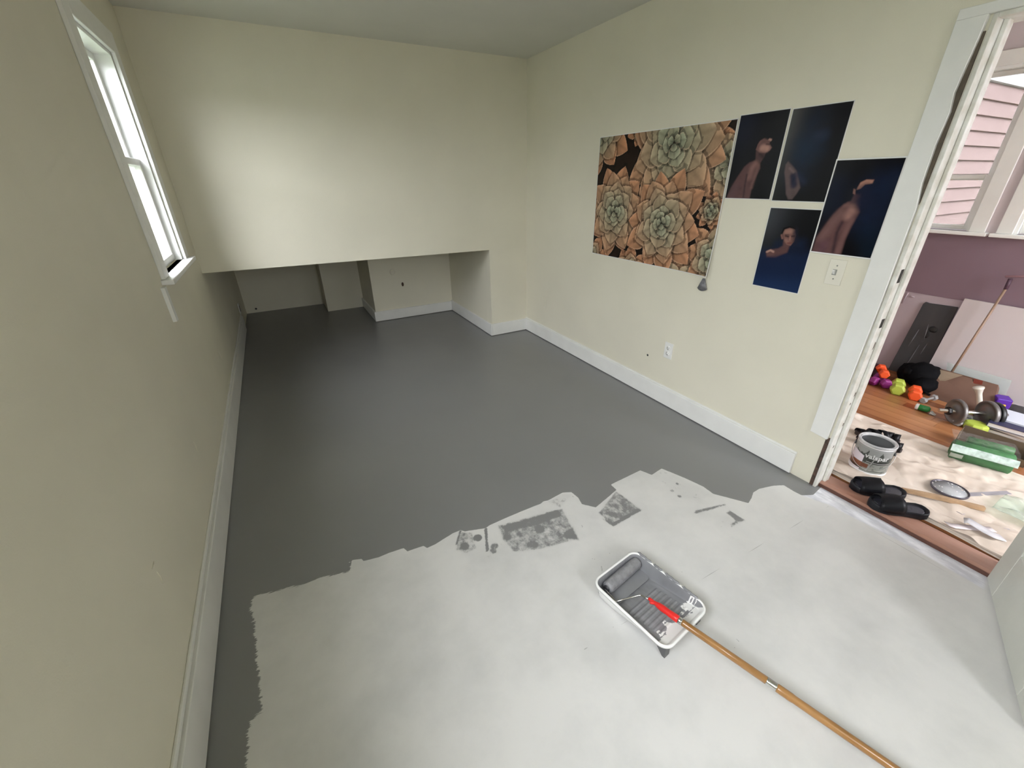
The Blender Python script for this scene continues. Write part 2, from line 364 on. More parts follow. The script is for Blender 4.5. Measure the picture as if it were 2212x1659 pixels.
bw = MB(); xs_ = [-W-T, ADDED_WINB[0], ADDED_WINB[1], ADDED_WINS[0], ADDED_WINS[1], X2+T]
for i in (0, 2, 4): bw.box(xs_[i], xs_[i+1], YB-T, YB, -.05, H+.1)
for q in (ADDED_WINS, ADDED_WINB): bw.box(q[0], q[1], YB-T, YB, -.05, q[2]).box(q[0], q[1], YB-T, YB, q[3], H+.1)
build('wall_back', bw, M_wall, kind='structure')
build('wall_back_blocker', MB().box(-W-T, -1.95, YB, -4.45, -.05, H+.1), M_wall, kind='structure')  # unseen block, added to shade the floor along the left wall
for k, q in ((6, ADDED_WINS), (7, ADDED_WINB)):  # both windows are out of view, added for the light balance
    added_win = empty('window_%d' % k, ((q[0]+q[1])/2, YB, q[2]), kind='structure'); zm = (q[2]+q[3])/2
    build('window_sash', MB().box(q[0], q[0]+.05, YB-.1, YB-.02, q[2], q[3]).box(q[1]-.05, q[1], YB-.1, YB-.02, q[2], q[3]).box(q[0]+.05, q[1]-.05, YB-.1, YB-.02, q[2], q[2]+.05).box(q[0]+.05, q[1]-.05, YB-.1, YB-.02, q[3]-.05, q[3]).box(q[0]+.05, q[1]-.05, YB-.09, YB-.03, zm-.02, zm+.02), M_sash, added_win)
    build('pane', MB().box(q[0]+.05, q[1]-.05, YB-.062, YB-.058, q[2]+.05, q[3]-.05), M_glass, added_win)
build('ceiling', MB().box(-W-T, X2+T, YB-T, T, H, H+.1), M_ceil, kind='structure')
# adjoining room shell
build('wall_hall_window', wall_x(X2, X2+T, (YS2, YN2+T), (-.05, H+.1), WINR), None or wall_paint('mauve_grey_wall_paint', (.60, .53, .555)), kind='structure')
build('wall_hall_end', MB().box(T, X2+T, YN2, YN2+T, -.05, H+.1), wall_paint('pale_mauve_paint', (.55, .5, .5)), kind='structure')
# mauve dado painted between z .66 and the sill, unpainted lilac below: thin wall linings
build('trim_mauve_band', MB().box(X2-.006, X2, YS2, YN2, .659, 1.112), M_purple, kind='structure')
m_lil = mat('lilac_primer_wall', (.44, .37, .40), .6, 0, 0, 3.0, .1, 60, col2=(.38, .31, .35))
build('trim_lilac_band', MB().box(X2-.004, X2, YS2, YN2, 0, .659), m_lil, kind='structure')
# ------------------------------------------------------------------ baseboards
HB = .131; BT = .018
def bboard(name, mb, n_par=None): return build(name, mb, M_trim, kind='structure', bevel=.003)
bboard('baseboard_right', MB().box(-BT, 0, -2.935, 0, .006, HB).box(-BT*.55, 0, -2.935, 0, HB, HB+.012))
bboard('baseboard_far', MB().box(xa, -BT, -BT, 0, .006, HB))
bboard('baseboard_niche_right', MB().box(xa-BT, xa, -BT, D3, .006, HB))
bboard('baseboard_niche_chimney', MB().box(XB-BT, xa-BT, D3-BT, D3, .006, HB-.01).box(XB-BT, XB, D3, D4, .006, HB-.01))
bboard('baseboard_left', MB().box(-W, -W+BT, YB, 1.62, .006, .165).box(-W, -W+BT*.5, YB, 1.62, .171, .192))
bboard('trim_1', MB().box(-.03, 0, -3.80-.04, -3.745, 0, 1.99))
# ------------------------------------------------------------------ windows
M_dim = glass_mat('dimming_sheet_tint', (.50, .50, .50), 1.05)  # tinted sheet added to dim the view through the hall windows
def window(name, x, hole, side, stool=True, meet=None, cas=.10, sashw=.042, label=None, castop=None):
    """side=+1: room lies on the +x side of the wall whose room face is x; -1: the other way"""
    y0, y1, z0, z1 = hole; s = side; root = empty(name, (x, (y0+y1)/2, z0), kind='structure')
    mid = meet if meet else (z0+z1)/2
    fr = MB(); d0, d1 = x-s*.002, x-s*.118                       # jamb lining inside the hole
    fr.box(d0, d1, y0, y0+.02, z0, z1).box(d0, d1, y1-.02, y1, z0, z1).box(d0, d1, y0+.02, y1-.02, z1-.02, z1)
    build('window_jamb', fr, M_sash, root)
    ct = castop or cas
    for a, b, c, d in ((y0-cas, y0+.004, z0, z1+ct), (y1-.004, y1+cas, z0, z1+ct), (y0+.004, y1-.004, z1-.004, z1+ct)):
        cm = MB().box(x, x+s*.018, a, b, c, d)
        build('casing', cm, M_sash if side > 0 else M_trim, root, bevel=.003)
    def sash(nm, xs, za, zb, yA=y0+.02, yB=y1-.02):
        f = MB(); w_ = sashw; t = .032
        f.box(xs, xs-s*t, yA, yA+w_, za, zb).box(xs, xs-s*t, yB-w_, yB, za, zb).box(xs, xs-s*t, yA+w_, yB-w_, za, za+w_*.9).box(xs, xs-s*t, yA+w_, yB-w_, zb-w_*.8, zb)
        so = build(nm, f, M_sash, root, bevel=.004)
        build('pane', MB().box(xs-s*.014, xs-s*.018, yA+w_, yB-w_, za+w_*.9, zb-w_*.8), M_glass, so)
    sash('lower_sash', x-s*.035, z0+.004, mid+.018); sash('upper_sash', x-s*.070, mid-.018, z1-.02)
    if side < 0: build('dimming_sheet', MB().box(x+.106, x+.1065, y0+.02, y1-.02, z0, z1-.02), M_dim, root)
    if stool:
        build('stool', MB().box(x-s*.034, x+s*.05, y0-cas-.02, y1+cas+.02, z0-.024, z0), M_sash, root, bevel=.004)
    return root
w1 = window('window_1', -W, WIN1, 1, meet=1.615)
build('apron_stub', MB().box(-W, -W+.016, -1.33, -1.285, .90, 1.065), M_sash, w1)
window('window_2', -W, WIN2, 1)
for k, q in enumerate(WINR):
    window('window_%d' % (k+3), X2, q, -1, meet=1.475, cas=.075 if k else .08, sashw=.035)
# ------------------------------------------------------------------ doorway and door
d1 = empty('door_1', (0, DOOR[0], 0), kind='structure')
YJ = DOOR[1]
# side casing with its foot sawn off at z .3
cas = [(-.0, -2.962, .300), (0, -3.040, .296), (0, -3.040, 1.971), (0, -2.962, 2.006)]
build('door_casing', MB().prism([(0, -2.963, .302), (0, -3.046, .294), (0, -3.052, 1.0), (0, -3.050, 1.38), (0, -3.039, 1.47), (0, -3.036, 1.6), (0, -3.041, 1.70), (0, -3.033, 1.76), (0, -3.042, 1.90), (0, -3.046, 1.975), (0, -2.963, 1.975)], (-.02, 0, 0)), M_trim, d1, bevel=.002)
build('head_casing', MB().box(-.02, 0, DOOR[0]-.09, -2.963, 1.975, 2.006), M_trim, d1, bevel=.002)
m_brown = mat('bare_brown_jamb_wood', (.11, .085, .06), .7, 0, .4, 30)
build('bare_jamb_edge', MB().prism([(.002, -3.050, 1.40), (.002, -3.046, 1.38), (.002, -3.036, 1.47), (.002, -3.031, 1.6), (.002, -3.033, 1.74), (.002, -3.030, 1.8), (.002, -3.037, 1.93), (.002, -3.050, 1.93)], (-.0075, 0, 0)), m_brown, d1)
m_gap = mat('dark_cavity_wood', (.03, .024, .018), .8, 0, .6, 40, .6, 60, col2=(.12, .07, .05))
build('exposed_cavity', MB().box(-.004, .02, YJ+.002, -3.036, .0, .30), m_gap, d1)
jm = MB().box(-.008, T+.012, YJ-.014, YJ, 0, DOOR[3])
build('jamb', jm, M_trim_worn, d1, bevel=.002)
build('door_stop', MB().box(.045, .085, YJ-.028, YJ-.014, 0, DOOR[3]), M_trim_worn, d1, bevel=.003)
build('jamb', MB().box(-.008, T+.012, DOOR[0], DOOR[0]+.012, 0, DOOR[3]), M_trim_worn, d1, bevel=.002)
build('head_jamb', MB().box(-.008, T+.012, DOOR[0]+.012, YJ-.014, DOOR[3]-.014, DOOR[3]), M_trim_worn, d1, bevel=.002)
m_hole = mat('dark_mortise', (.015, .012, .01), .8)
for zc, hh in ((1.115, .028), (.908, .02)):
    build('latch_mortise', MB().box(.012, .034, YJ-.0155, YJ-.0135, zc-hh, zc+hh), m_hole, d1)
for zc, xx, hh in ((.66, .095, .05), (.55, .03, .012), (.45, .10, .012), (.38, .03, .01), (.30, .10, .02), (.80, .03, .02), (.74, .10, .01), (.5, .02, .006), (.25, .02, .008)):
    build('paint_chip', MB().prism([(xx, YJ-.0146, zc-hh), (xx+.007, YJ-.0146, zc-hh*.6), (xx+.009, YJ-.0146, zc+hh*.7), (xx+.002, YJ-.0146, zc+hh)], (0, .001, 0)), m_brown, d1)
# outer (hall side) casing of the doorway
build('hall_casing', MB().box(T, T+.02, YJ, YJ+.09, 0, 2.05).box(T, T+.02, DOOR[0]-.09, DOOR[0], 0, 2.05).box(T, T+.02, DOOR[0], YJ, DOOR[3], 2.05), M_trim, d1, bevel=.002)
# door leaf, hinged at the near jamb and swung into the room
M_door = mat('grey_green_white_door_paint', (.62, .63, .57), .45, 0, .08, 5, .15, 40)
dd = np.array([-.65, -.27, 0]); dd /= np.linalg.norm(dd); nn = np.array([-dd[1], dd[0], 0]);  nn = nn if nn[1] > 0 else -nn
ho = np.array([-.004, -3.730, .012]); LW, LT, LH = .665, .035, 1.93
def leafbox(a, b, z0, z1, t0, t1):
    return np.array(ho)+dd*a+np.array([0, 0, z0])-nn*t0, dd*(b-a), -nn*(t1-t0), np.array([0, 0, z1-z0])
lb = MB()
for a, b, z0, z1 in ((0, .11, 0, LH), (LW-.11, LW, 0, LH), (.11, LW-.11, 0, .22), (.11, LW-.11, LH-.12, LH), (.11, LW-.11, .86, 1.0)):
    lb.obox(*leafbox(a, b, z0, z1, 0, LT))
leaf = build('door_leaf', lb, M_door, d1, bevel=.003)
for z0, z1 in ((.22, .86), (1.0, LH-.12)):
    build('door_panel', MB().obox(*leafbox(.11, LW-.11, z0, z1, .010, .024)), M_door, leaf)
m_met = mat('dull_metal', (.42, .41, .38), .4, .9)
build('door_knob', MB().lathe(tuple(ho+dd*(LW-.06)+np.array([0, 0, .93])), [(.012, 0), (.012, .03), (.027, .04), (.03, .055), (.02, .07), (.0, .072)], 20, tuple(nn)), m_met, leaf)
m_hinge = mat('painted_hinge', (.45, .45, .40), .5, .3)
for z0 in (.18, .95, 1.7):
    build('hinge', MB().lathe((-.004, -3.757, z0), [(.006, 0), (.006, .09)], 12), m_hinge, d1)
# threshold board
m_thr = mat('worn_brown_threshold', lin((176, 140, 126)), .22, 0, 0, 7, .12, 50, col2=lin((150, 108, 90)), stretch=(1, .12, 1))
build('trim_threshold_edge', MB().box(.0195, .0225, -3.74, -3.05, 0, .017), mat('dark_threshold_edge', lin((92, 58, 46)), .5, 0, .3, 12), kind='structure')
build('trim_threshold', MB().prism([(.022, -3.74, 0), (.026, -3.74, .018), (.036, -3.74, .026), (.130, -3.74, .026), (.134, -3.74, 0)], (0, .695, 0)), m_thr, kind='structure')
# plank floor of the adjoining room
m_pl = [mat('oak_plank_%s' % s, lin(c), .28, 0, 0, 9, .05, 60, col2=lin(c2), stretch=(1, .08, 1)) for s, c, c2 in
        (('a', (160, 108, 70), (136, 86, 52)), ('b', (150, 98, 62), (128, 78, 46)), ('c', (172, 120, 80), (148, 96, 60)), ('d', (138, 86, 52), (118, 70, 40)))]
fl2 = build('floor_hall', MB().box(T, X2, YS2, YN2, -.04, .004), mat('gap_shade_subfloor', (.05, .03, .02), .8), kind='structure')  # dark tone also stands in for the shadow line beside the threshold
pm = {}
rn = random.Random(3)
pw = .083; x = .166
while x < X2-.01:
    y = YS2+rn.random()*.9; ya = YS2
    while ya < YN2:
        yb = min(y, YN2)
        if yb-ya > .02:
            x1 = min(x+pw, X2)
            if yb < -4.4: pass
            build('plank', MB().box(x+.0008, x1-.0008, ya+.0008, yb-.0008, .004, FZ), rn.choice(m_pl), fl2)
        ya = yb; y = yb+.7+rn.random()*1.0
    x += pw
#@@PART2
# ------------------------------------------------------------------ small numpy noise
def vnoise(X, Y, seed=0, octv=4, gain=.5):
    r = np.random.RandomState(seed); tab = r.rand(256, 256); out = np.zeros_like(X, float); a = 1.; tot = 0.
    for o in range(octv):
        xi = np.floor(X).astype(int); yi = np.floor(Y).astype(int); fx = X-xi; fy = Y-yi; fx = fx*fx*(3-2*fx); fy = fy*fy*(3-2*fy)
        g = lambda i, j: tab[(xi+i) % 256, (yi+j) % 256]
        out += a*((g(0, 0)*(1-fx)+g(1, 0)*fx)*(1-fy)+(g(0, 1)*(1-fx)+g(1, 1)*fx)*fy); tot += a; a *= gain; X = X*2.03+7.1; Y = Y*2.03+3.7
    return out/tot
def slin(a): a = np.clip(np.asarray(a, float)/255, 0, 1); return np.where(a <= .04045, a/12.92, ((a+.055)/1.055)**2.4)
# ------------------------------------------------------------------ prints pinned on the wall
def poster(name, ya, yb, za, zb, res, painter, border, label, group=None, off=.003, curl=0.0, rough=.35, skew=None):
    """ya = left edge as seen (larger y), yb = right edge; painter(U,V) -> linear colour, V down"""
    w_, h_ = ya-yb, zb-za; nu = max(8, int(w_/res)); nv = max(8, int(h_/res))
    U, V = np.meshgrid(np.linspace(0, 1, nu+1), np.linspace(0, 1, nv+1))
    Cc = painter(U, V, w_/h_)
    e = np.minimum(np.minimum(U, 1-U)*w_, np.minimum(V, 1-V)*h_)
    Cc = np.where((e < border)[..., None], np.array([.80, .80, .78]), Cc)
    Yc = ya-U*w_; Zc = zb-V*h_
    if skew: Zc = Zc+skew*(U-.5)
    Xc = -off-curl*np.clip((U-.75)/.25, 0, 1)**2*np.clip((V-.55)/.45, 0, 1)**2-.0015*vnoise(U*3, V*3, 5, 2)-curl*.15*np.clip((U-.93)/.07, 0, 1)**2
    o = mesh_grid_color(name, np.dstack([Xc, Yc, Zc])[:, ::-1], Cc[:, ::-1], attr_mat(name+'_print', 'print', rough, .12), label=label, cat='print', group=group)
    s = o.modifiers.new('paper', 'SOLIDIFY'); s.thickness = .0008; s.offset = -1
    return o
def paint_succulents(U, V, asp):
    X = U*asp; Y = V; img = np.zeros(U.shape+(3,)); img[:] = slin((34, 24, 18))
    img *= (.6+.8*vnoise(X*9, Y*9, 2))[..., None]
    rn = random.Random(11)
    def petal(cx, cy, ang, r0, r1, wd, green, light):
        nonlocal img
        ca, sa = math.cos(ang), math.sin(ang); dx, dy = X-cx, Y-cy
        s = ((dx*ca+dy*sa)-r0)/(r1-r0); t = (-dx*sa+dy*ca)
        s_ = np.clip(s, 0, 1)
        hw = wd*np.where(s_ < .62, .35+.65*np.sin(np.pi/2*s_/.62), np.clip(1-((s_-.62)/.38)**1.7, 0, 1))
        inside = (s > 0) & (s < 1) & (np.abs(t) < hw)
        # soft contact shade under the petal in the picture
        hw2 = hw*1.0+.022; sh = (s > -.05) & (s < 1.08) & (np.abs(t+.004) < hw2)
        img[sh & ~inside] *= .55
        q = np.abs(t)/np.maximum(hw, 1e-4); edge = np.clip((np.maximum(q, 1-(1-s_)*12)-.86)/.12, 0, 1)
        g = np.array(slin((158, 162, 138))); o = np.array(slin((182, 130, 98))); ol = np.array(slin((116, 98, 64)))
        base = g*green+(o*(.35+.65*s_[..., None])+ol*(.65-.65*s_[..., None]))*(1-green)
        shade = (.30+.85*np.clip(s_, 0, 1)**.9)*(1-.28*np.exp(-(t/(wd*.16))**2))*(1+.26*np.sign(t)*np.clip(q, 0, 1)*light)
        tex = .84+.32*vnoise(X*40, Y*40, 8, 3)
        col = base*(shade*tex)[..., None]
        rim = np.array(slin((222, 178, 148)))*(1-green*.5)+np.array(slin((196, 192, 165)))*green*.5
        col = col*(1-.62*edge[..., None])+rim*.62*edge[..., None]
        img = np.where(inside[..., None], col, img)
    def rosette(cx, cy, R, rings, a0, green0=0.0, sq=1.0):
        for k, (n, fr, w_) in enumerate(rings):
            gr = min(1, green0+k/(len(rings)-1)*1.15); idx = list(range(n)); rn.shuffle(idx)
            for i in idx:
                a = a0+k*.55+2*math.pi*i/n+rn.uniform(-.12, .12); f = fr*rn.uniform(.9, 1.08)
                petal(cx, cy, a, R*f*.12, R*f, R*w_*rn.uniform(.9, 1.1), gr*rn.uniform(.85, 1), 1 if math.cos(a) < 0 else -1)
    big = [(10, 1.06, .235), (9, .90, .245), (8, .72, .235), (7, .54, .205), (5, .38, .165), (4, .25, .12), (3, .14, .07)]
    med = [(9, 1.05, .26), (7, .8, .25), (6, .55, .21), (4, .33, .14)]
    rosette(.02, -.03, .34, med, .3); rosette(-.03, 1.05, .24, med, 1.1); rosette(1.36, .26, .26, med, .2); rosette(.56, 1.12, .26, med, .5); rosette(1.1, 1.14, .27, med, .9, .2)
    rosette(1.38, .86, .25, med, .4, .1); rosette(.46, .5, .13, med, .1); rosette(.52, -.04, .16, med, .7); rosette(1.28, .55, .12, med, 0)
    rosette(.86, .10, .46, big, .2, .16); rosette(.27, .60, .37, big, .5, .05); rosette(.84, .66, .38, big, .1, .05)
    return np.clip(img*1.02, 0, 1)
pz = [AX(1296, 299), AX(1596, 253), AX(1281, 549), AX(1533, 597)]
poster('succulent_poster', -1.063, -2.178, .957, 1.775, .0032, paint_succulents, .006,
       'large landscape poster of peach and grey-green succulent rosettes, biggest print on the wall', curl=.02, rough=.4)
def crop4(px, py): return 1560+px/3.607, 200+py/3.607
def paint_dark(quad, strokes, grad):
    ya, yb, za, zb = quad
    def f(U, V, asp):
        Yw = ya-U*(ya-yb); Zw = zb-V*(zb-za); img = np.zeros(U.shape+(3,)); img[:] = slin((6, 6, 10))
        P2 = np.stack([Yw.ravel(), Zw.ravel()], 1)
        img = img+grad(U, V)
        for pts, rad, col, soft, al in strokes:
            if rad == 0:
                pq = np.array([AX(*crop4(*p))[1:] for p in pts]); a = np.clip(.5-poly_sdf(P2, pq)/(soft*.00055), 0, 1).reshape(U.shape)*al*(.8+.4*vnoise(Yw*38, Zw*38, 7, 3))
                a = np.clip(a, 0, 1)[..., None]; img = img*(1-a)+slin(col)*a; continue
            q = [AX(*crop4(*p))[1:] for p in pts]; r = rad*.00062
            d = np.min([seg_d(P2, q[i], q[i+1])-r*(1 if not isinstance(rad, list) else 1) for i in range(len(q)-1)], axis=0) if len(q) > 1 else np.linalg.norm(P2-q[0], axis=1)-r
            a = np.clip(.5-d/(soft*.00075), 0, 1).reshape(U.shape); a = a*a*(3-2*a)*al*(.75+.5*vnoise(Yw*45, Zw*45, int(rad), 3))
            a = np.clip(a, 0, 1)[..., None]; img = img*(1-a)+slin(col)*a
        return img
    return f
def soft(U, V, cu, cv, ru, rv, c): return (np.exp(-((U-cu)/ru)**2-((V-cv)/rv)**2))[..., None]*slin(c)
skin, skinD, skinL = (112, 80, 76), (66, 46, 48), (164, 124, 112)
Q1 = (-2.184, -2.444, 1.393, 1.787)
poster('portrait_print', *Q1, .0022, paint_dark(Q1, [
    ([(36, 822), (70, 745), (120, 660), (175, 580), (215, 545), (262, 528), (298, 545), (300, 590), (270, 650), (240, 720), (215, 825)], 0, (88, 62, 62), 16, .95),
    ([(262, 535), (268, 440), (345, 462), (332, 500), (300, 550)], 0, (74, 52, 52), 12, .95),
    ([(300, 372), (338, 350), (366, 364), (390, 360), (388, 376), (372, 390), (378, 410), (391, 428), (376, 450), (345, 466), (300, 474), (266, 444), (280, 405)], 0, (108, 78, 74), 8, .95),
    ([(262, 556), (236, 590), (215, 660)], 22, (136, 100, 92), 34, .6), ([(318, 432), (350, 436)], 22, (190, 146, 130), 30, .65), ([(370, 364), (384, 368)], 7, (180, 138, 124), 9, .7), ([(285, 570), (262, 640), (232, 740)], 12, (120, 88, 82), 22, .5),
    ([(196, 640), (180, 720), (168, 815)], 6, (34, 24, 28), 18, .8), ([(110, 730), (80, 800)], 30, (92, 70, 74), 50, .4), ([(296, 368), (330, 345), (362, 356)], 9, (8, 6, 9), 12, .9), ([(348, 402), (374, 404)], 5, (30, 18, 20), 10, .7), ([(300, 480), (322, 500)], 12, (24, 16, 18), 24, .7)],
    lambda U, V: soft(U, V, .12, .12, .3, .3, (16, 20, 34))), .004, 'small dark print of a bare back and upturned face, just right of the succulents')
Q2 = (-2.452, -2.708, 1.388, 1.783)
poster('portrait_print', *Q2, .0022, paint_dark(Q2, [
    ([(700, 260), (640, 420), (600, 620)], 90, (12, 28, 50), 170, .55), ([(650, 430), (700, 440)], 90, (12, 34, 56), 130, .5), ([(750, 340), (800, 325)], 30, (32, 42, 66), 60, .6),
    ([(518, 536), (552, 572), (584, 612), (602, 680), (612, 742), (580, 792), (548, 832), (518, 832), (500, 790), (496, 700), (488, 622), (498, 560)], 0, (92, 76, 76), 14, .85),
    ([(556, 650), (562, 720)], 24, (22, 26, 48), 24, .85), ([(530, 590), (560, 620)], 8, (120, 102, 100), 14, .5), ([(590, 640), (640, 700)], 16, (30, 36, 60), 40, .6)],
    lambda U, V: soft(U, V, -.04, .1, .26, .6, (70, 70, 68))), .004, 'small dark print with a blue haze and faint hand, top right of the wall prints')
Q3 = (-2.457, -2.705, .965, 1.360)
poster('portrait_print', *Q3, .0022, paint_dark(Q3, [
    ([(300, 1330), (640, 1330)], 90, (20, 32, 60), 120, .8), ([(440, 1190), (620, 1180)], 40, (18, 30, 54), 70, .7),
    ([(484, 1140), (476, 1192), (440, 1214), (380, 1224), (345, 1245), (350, 1282), (420, 1284), (510, 1246), (530, 1190)], 0, (92, 64, 62), 18, .9),
    ([(474, 1098), (488, 1066), (530, 1052), (570, 1066), (577, 1112), (564, 1160), (536, 1194), (506, 1186), (482, 1142)], 0, (112, 80, 74), 7, .95),
    ([(505, 1085), (545, 1080)], 18, (160, 122, 108), 26, .6), ([(500, 1150), (515, 1165)], 12, (150, 112, 100), 20, .5), ([(466, 1110), (472, 1135)], 7, (120, 86, 80), 8, .9),
    ([(572, 1070), (572, 1170)], 20, (26, 24, 38), 30, .7), ([(498, 1116), (518, 1122)], 6, (34, 20, 22), 9, .85), ([(546, 1120), (566, 1118)], 6, (30, 18, 24), 9, .8), ([(494, 1106), (522, 1108)], 3, (30, 18, 18), 6, .7), ([(534, 1122), (530, 1148)], 4, (168, 126, 110), 9, .5),
    ([(514, 1172), (540, 1172)], 5, (98, 46, 46), 8, .7), ([(472, 1092), (486, 1060), (530, 1046), (572, 1058)], 7, (8, 7, 9), 9, .95), ([(352, 1240), (380, 1228), (402, 1240)], 8, (190, 150, 136), 10, .7), ([(360, 1262), (400, 1262)], 10, (100, 70, 68), 16, .6),
    ([(340, 1296), (520, 1280)], 18, (22, 30, 56), 40, .7)],
    lambda U, V: soft(U, V, .02, .1, .35, .35, (54, 56, 60))+(np.clip((V-.45)/.5, 0, 1))[..., None]*slin((24, 42, 76))), .004, 'small dark print of a face above blue water, lowest of the wall prints')
Q4 = (-2.703, -2.960, 1.170, 1.565)
poster('portrait_print', *Q4, .0022, paint_dark(Q4, [
    ([(900, 720), (880, 850)], 60, (16, 24, 42), 120, .6), ([(1240, 740), (1200, 900), (1150, 980)], 110, (14, 24, 46), 150, .85), ([(1380, 650), (1280, 740)], 40, (16, 26, 48), 80, .7), ([(1150, 1120), (1160, 1240)], 60, (10, 26, 42), 120, .6),
    ([(700, 1250), (740, 1130), (810, 1030), (870, 950), (930, 890), (985, 852), (1035, 846), (1070, 880), (1076, 930), (1042, 990), (1000, 1060), (962, 1150), (930, 1258)], 0, (94, 66, 66), 18, .95),
    ([(1000, 866), (1036, 790), (1088, 790), (1082, 880)], 0, (70, 50, 54), 16, .95),
    ([(1062, 738), (1085, 700), (1130, 678), (1188, 680), (1176, 706), (1120, 716), (1085, 748), (1056, 756)], 0, (178, 130, 112), 10, .9), ([(1030, 748), (1046, 754), (1042, 796), (1024, 786)], 0, (140, 102, 92), 6, .85),
    ([(1010, 925), (985, 960)], 26, (156, 118, 108), 40, .7), ([(930, 940), (860, 1020), (780, 1130)], 26, (122, 92, 88), 50, .5), ([(1010, 1000), (950, 1120), (905, 1240)], 16, (118, 86, 82), 26, .6), ([(940, 1010), (900, 1090), (868, 1240)], 8, (34, 22, 30), 26, .85),
    ([(960, 880), (1040, 880)], 10, (130, 98, 92), 24, .4), ([(1110, 760), (1100, 860)], 40, (16, 22, 44), 50, .85), ([(800, 1180), (770, 1240)], 30, (90, 62, 78), 50, .4)],
    lambda U, V: soft(U, V, .1, .5, .3, .3, (10, 12, 24))), .005, 'dark print of a bare back with blue cloth over the face, beside the door casing', off=.0055, rough=.3)
m_tape = mat('silver_tape', (.40, .40, .42), .35, .5, .3, 60)
c = AX(1521, 614)
tp = MB(); R0 = []; R1 = []
for k in range(25):
    a = -0.62+1.24*k/24; zz = .012*(k % 2); R0.append((-.008-zz*.3, c[1]+.002+a*.012, c[2]+.036)); R1.append((-.006-zz*1.2, c[1]-math.sin(a)*-.055*1.0, c[2]+.036-math.cos(a)*.075))
tp.rings([R0, R1], cap=False, closed=False)
build('tape_tassel', tp, m_tape, None, 'pleated scrap of silver tape hanging under the succulent poster corner', 'tape', solid=.0012)
# ------------------------------------------------------------------ wall plates and holes
M_plate = mat('white_plate_plastic', (.80, .80, .77), .3)
M_swp = mat('painted_over_plate', (.745, .72, .62), .45)
M_pscrew = mat('painted_grey_screw', (.30, .30, .27), .5)
M_slot = mat('dark_slot', (.03, .03, .03), .6)
def plate(name, y, z, label, cat, kind):
    r = empty(name, (0, y, z-.0575), label, cat)
    build('cover_plate', MB().box(-.006, 0, y-.035, y+.035, z-.0575, z+.0575), M_plate if kind == 'outlet' else M_swp, r, bevel=.002)
    if kind == 'outlet':
        for dz in (-.02, .02):
            rc = build('receptacle', MB().lathe((-.006, y, z+dz), [(.0165, 0), (.016, .002), (.0, .002)], 20, (-1, 0, 0)), M_plate, r)
            build('slot', MB().box(-.0088, -.008, y-.0075, y-.0055, z+dz-.001, z+dz+.007).box(-.0088, -.008, y+.0055, y+.0075, z+dz-.001, z+dz+.007).box(-.0088, -.008, y-.002, y+.002, z+dz-.009, z+dz-.005), M_slot, rc)
    else:
        build('switch_toggle', MB().prism([(-.006, y, z-.010), (-.006, y, z+.010), (-.017, y, z+.012), (-.016, y, z+.006)], (0, .009, 0)), M_plate, r)
        build('toggle_recess', MB().box(-.0068, -.006, y-.006, y+.012, z-.013, z+.013), M_pscrew, r)
    for dz in ((0,) if kind == 'outlet' else (-.03, .03)):
        build('plate_screw', MB().lathe((-.006, y, z+dz), [(.0035, 0), (.003, .0012), (0, .0012)], 10, (-1, 0, 0)), M_pscrew if kind != 'outlet' else M_plate, r)
plate('power_outlet', -1.972, .411, 'white power outlet low on the cream wall under the succulent poster', 'outlet', 'outlet')
plate('light_switch', -2.838, 1.096, 'white light switch below the dark prints beside the door casing', 'switch', 'switch')
build('blank_plate', MB().box(-.005, 0, -.39, -.32, .32, .435), M_wall, None, 'painted-over blank plate low on the wall near the far corner', 'plate', bevel=.002)
wr, wl = [o for o in WLOC if o.name == 'wall_right'][0], [o for o in WLOC if o.name == 'wall_left'][0]
wn_ = {o.name: o for o in WLOC}
q = AX(1399, 767); build('cable_hole', MB().lathe((-.0005, q[1], q[2]), [(.009, 0), (.008, .0008), (0, .0008)], 9, (-1, 0, 0)), M_slot, wr)
q = AY(870, 616, D3); build('cable_hole', MB().lathe((q[0], D3-.0005, q[2]), [(.014, 0), (.013, .0008), (0, .0008)], 10, (0, -1, 0)), mat('brown_hole', (.05, .025, .015), .8), wn_['wall_niche_chimney']).scale = (1, 1, 1.8)
q = AY(848, 588, D3); build('capped_box', MB().lathe((q[0], D3, q[2]), [(.036, 0), (.035, .003), (.031, .003), (.030, .001), (0, .001)], 24, (0, -1, 0)), M_wall, wn_['wall_niche_chimney'])
q = AY(553, 667, D5); build('cable_hole', MB().lathe((q[0], D5-.0005, q[2]), [(.013, 0), (.012, .0008), (0, .0008)], 10, (0, -1, 0)), M_slot, wn_['wall_niche_end'])
r = empty('wall_outlet', (-W, 1.66, .10), 'white outlet low on the left wall deep inside the niche', 'outlet')
build('cover_plate', MB().box(-W, -W+.008, 1.625, 1.695, .185, .30), M_plate, r, bevel=.002)
build('receptacle', MB().box(-W+.008, -W+.0095, 1.643, 1.677, .21, .275), M_slot, r)
for (px, py, dx, dy) in ((418, 955, 8, 20), (332, 1212, -4, 18), (338, 1235, 14, 26), (472, 760, 6, 14)):
    a, b = AX(px, py, -W), AX(px+dx, py+dy, -W)
    build('wall_dent', MB().tube([(-W+.0004, a[1], a[2]), (-W+.001, (a[1]+b[1])/2+.004, (a[2]+b[2])/2), (-W+.0004, b[1], b[2])], [.001, .003, .001], 6), M_wall, wl)
